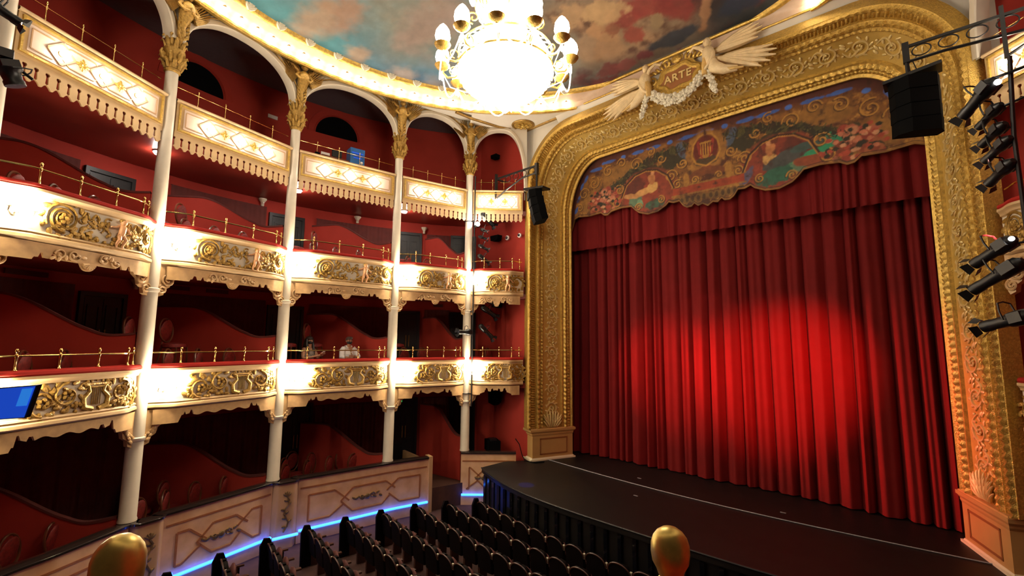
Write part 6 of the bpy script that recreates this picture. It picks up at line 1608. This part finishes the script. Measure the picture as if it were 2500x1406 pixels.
pm, Tm_ = person('person in a white open-collared shirt and black mask, arms folded', BAYS[2], 2.02, -.55, -1.42, -.1, 'm')
mb = MB(); M = Matrix.Rotation(.6, 3, 'X'); mb.box((.15, .47, 1.045), (.075, .14, .01), M); mb.map(Tw); top('phone', mb, 'white_plastic', 'white phone held by the person with long dark hair', 'phone', smooth=False)
for (s, lab) in ((.84, 'stool under the person with long dark hair'), (2.02, 'stool under the person in the white shirt')):
    o = thing('stool', 'dark red padded '+lab, 'stool', BAYS[2].P(s, -.58, -1.42)); p = BAYS[2].P(s, -.58, -1.42)
    mb = MB(); mb.lathe([(.18, .40), (.20, .43), (.19, .49), (.05, .50)], p, 14); part('seat', mb, 'chair_red', o)
    for k in range(4):
        a = pi/4+k*pi/2; mb = MB(); mb.tube([(p[0]+.14*cos(a), p[1]+.14*sin(a), p[2]+.41), (p[0]+.17*cos(a), p[1]+.17*sin(a), p[2])], .016, 6); part('leg', mb, 'chair_wood', o)

# ================================================================== the viewer's own box: rail knobs and tablet
o = thing('railing', 'brass railing in the foreground whose two large ball finials rise into view', 'railing', (-.42, .33, -.60))
for j, (x, y, z, r) in enumerate(((-.571, .077, -.213, .0212), (-.274, .579, -.262, .0235))):
    mb = MB(); mb.lathe([(.030, z-.29), (.030, z-.28), (.017, z-.26), (.013, z-.20), (.013, z-.10), (.020, z-.075), (.022, z-.06), (.016, z-.045), (.012, z-.035)], (x, y, 0), 20); pp = part('post', mb, 'brass', o)
    mb = MB(); k = r; mb.lathe([(.010, z-.040), (.0155, z-.036), (.0165, z-.031), (.013, z-.027), (.015, z-.024), (k*.74, z-.017), (k*.93, z-.009), (k*1.0, z+.002), (k*.98, z+.012), (k*.87, z+.020), (k*.68, z+.026), (k*.40, z+.0305), (.001, z+.032)], (x, y, 0), 32); part('finial', mb, 'polished_brass', pp, label='polished brass ball finial')
mb = MB(); mb.tube([(-1.1, -.45, -.40), (-.571, .077, -.40), (-.42, .34, -.43), (-.274, .579, -.46), (-.1, 1.0, -.56)], .013, 10); part('handrail', mb, 'brass', o)
mb = MB(); rows = [[(x-.25*ny_+dx, y+.1+dy, z) for x, y, ny_ in ((-1.3, -.6, 0), (-.571, .02, 0), (-.30, .5, 0), (-.05, 1.05, 0))] for dx, dy, z in ((-.05, .0, -.63), (-.05, .0, -.55), (.28, -.15, -.55), (.28, -.15, -.63))]; mb.grid(rows)
top('ledge_cushion', mb, 'red_velvet', 'red padded ledge under the foreground railing', 'ledge')
cn = [Vector(v) for v in ((-1.569, -.085, -.119), (-1.453, .024, -.105), (-1.476, .013, -.173), (-1.592, -.096, -.185))]
o = thing('tablet', 'tablet with a glowing blue screen at the left picture edge', 'tablet', cn[3])
nv = (cn[1]-cn[0]).cross(cn[2]-cn[1]).normalized(); nv = nv if nv.dot(-cn[0]) > 0 else -nv
mb = MB(); A_ = [v for v in cn]; g = .006
cc = sum(cn, Vector())/4; big = [cc+(v-cc)*1.05 for v in cn]
mb.add([v for v in big]+[v-nv*.009 for v in big], [(0, 1, 2, 3), (7, 6, 5, 4), (0, 4, 5, 1), (1, 5, 6, 2), (2, 6, 7, 3), (3, 7, 4, 0)]); part('housing', mb, 'black_metal', o, smooth=False)
mb = MB(); mb.add([v+nv*.0012 for v in cn], [(0, 1, 2, 3)]); scn = part('screen', mb, 'screen_blue', o, smooth=False)
mb = MB(); L2 = lambda u, v: cn[0]*(1-u)*(1-v)+cn[1]*u*(1-v)+cn[3]*(1-u)*v+cn[2]*u*v+nv*.002
mb.add([L2(.83, .06), L2(.98, .06), L2(.98, .62), L2(.83, .62)], [(0, 1, 2, 3)]); part('menu_panel', mb, 'screen_light', scn, smooth=False)
mb = MB(); mb.tube([cc-nv*.012, cc-nv*.03+Vector((-.15, -.12, 0)), Vector((-1.85, -.45, -.3)), Vector((-1.3, -.75, -.58))], .008, 6); part('arm', mb, 'black_metal', o)
# lettering becomes a real mesh
dg = bpy.context.evaluated_depsgraph_get(); lo = bpy.data.objects['lettering']
me = bpy.data.meshes.new_from_object(lo.evaluated_get(dg)); nl = bpy.data.objects.new('letters', me); link(nl); nl.parent = lo.parent; nl.location = lo.location; nl.rotation_euler = lo.rotation_euler
bpy.data.objects.remove(lo); nl.name = 'lettering'
if not me.materials: me.materials.append(MATS['scroll_gold'])
for o in list(bpy.data.objects):
    if o.parent is None: o.location.z += Z0
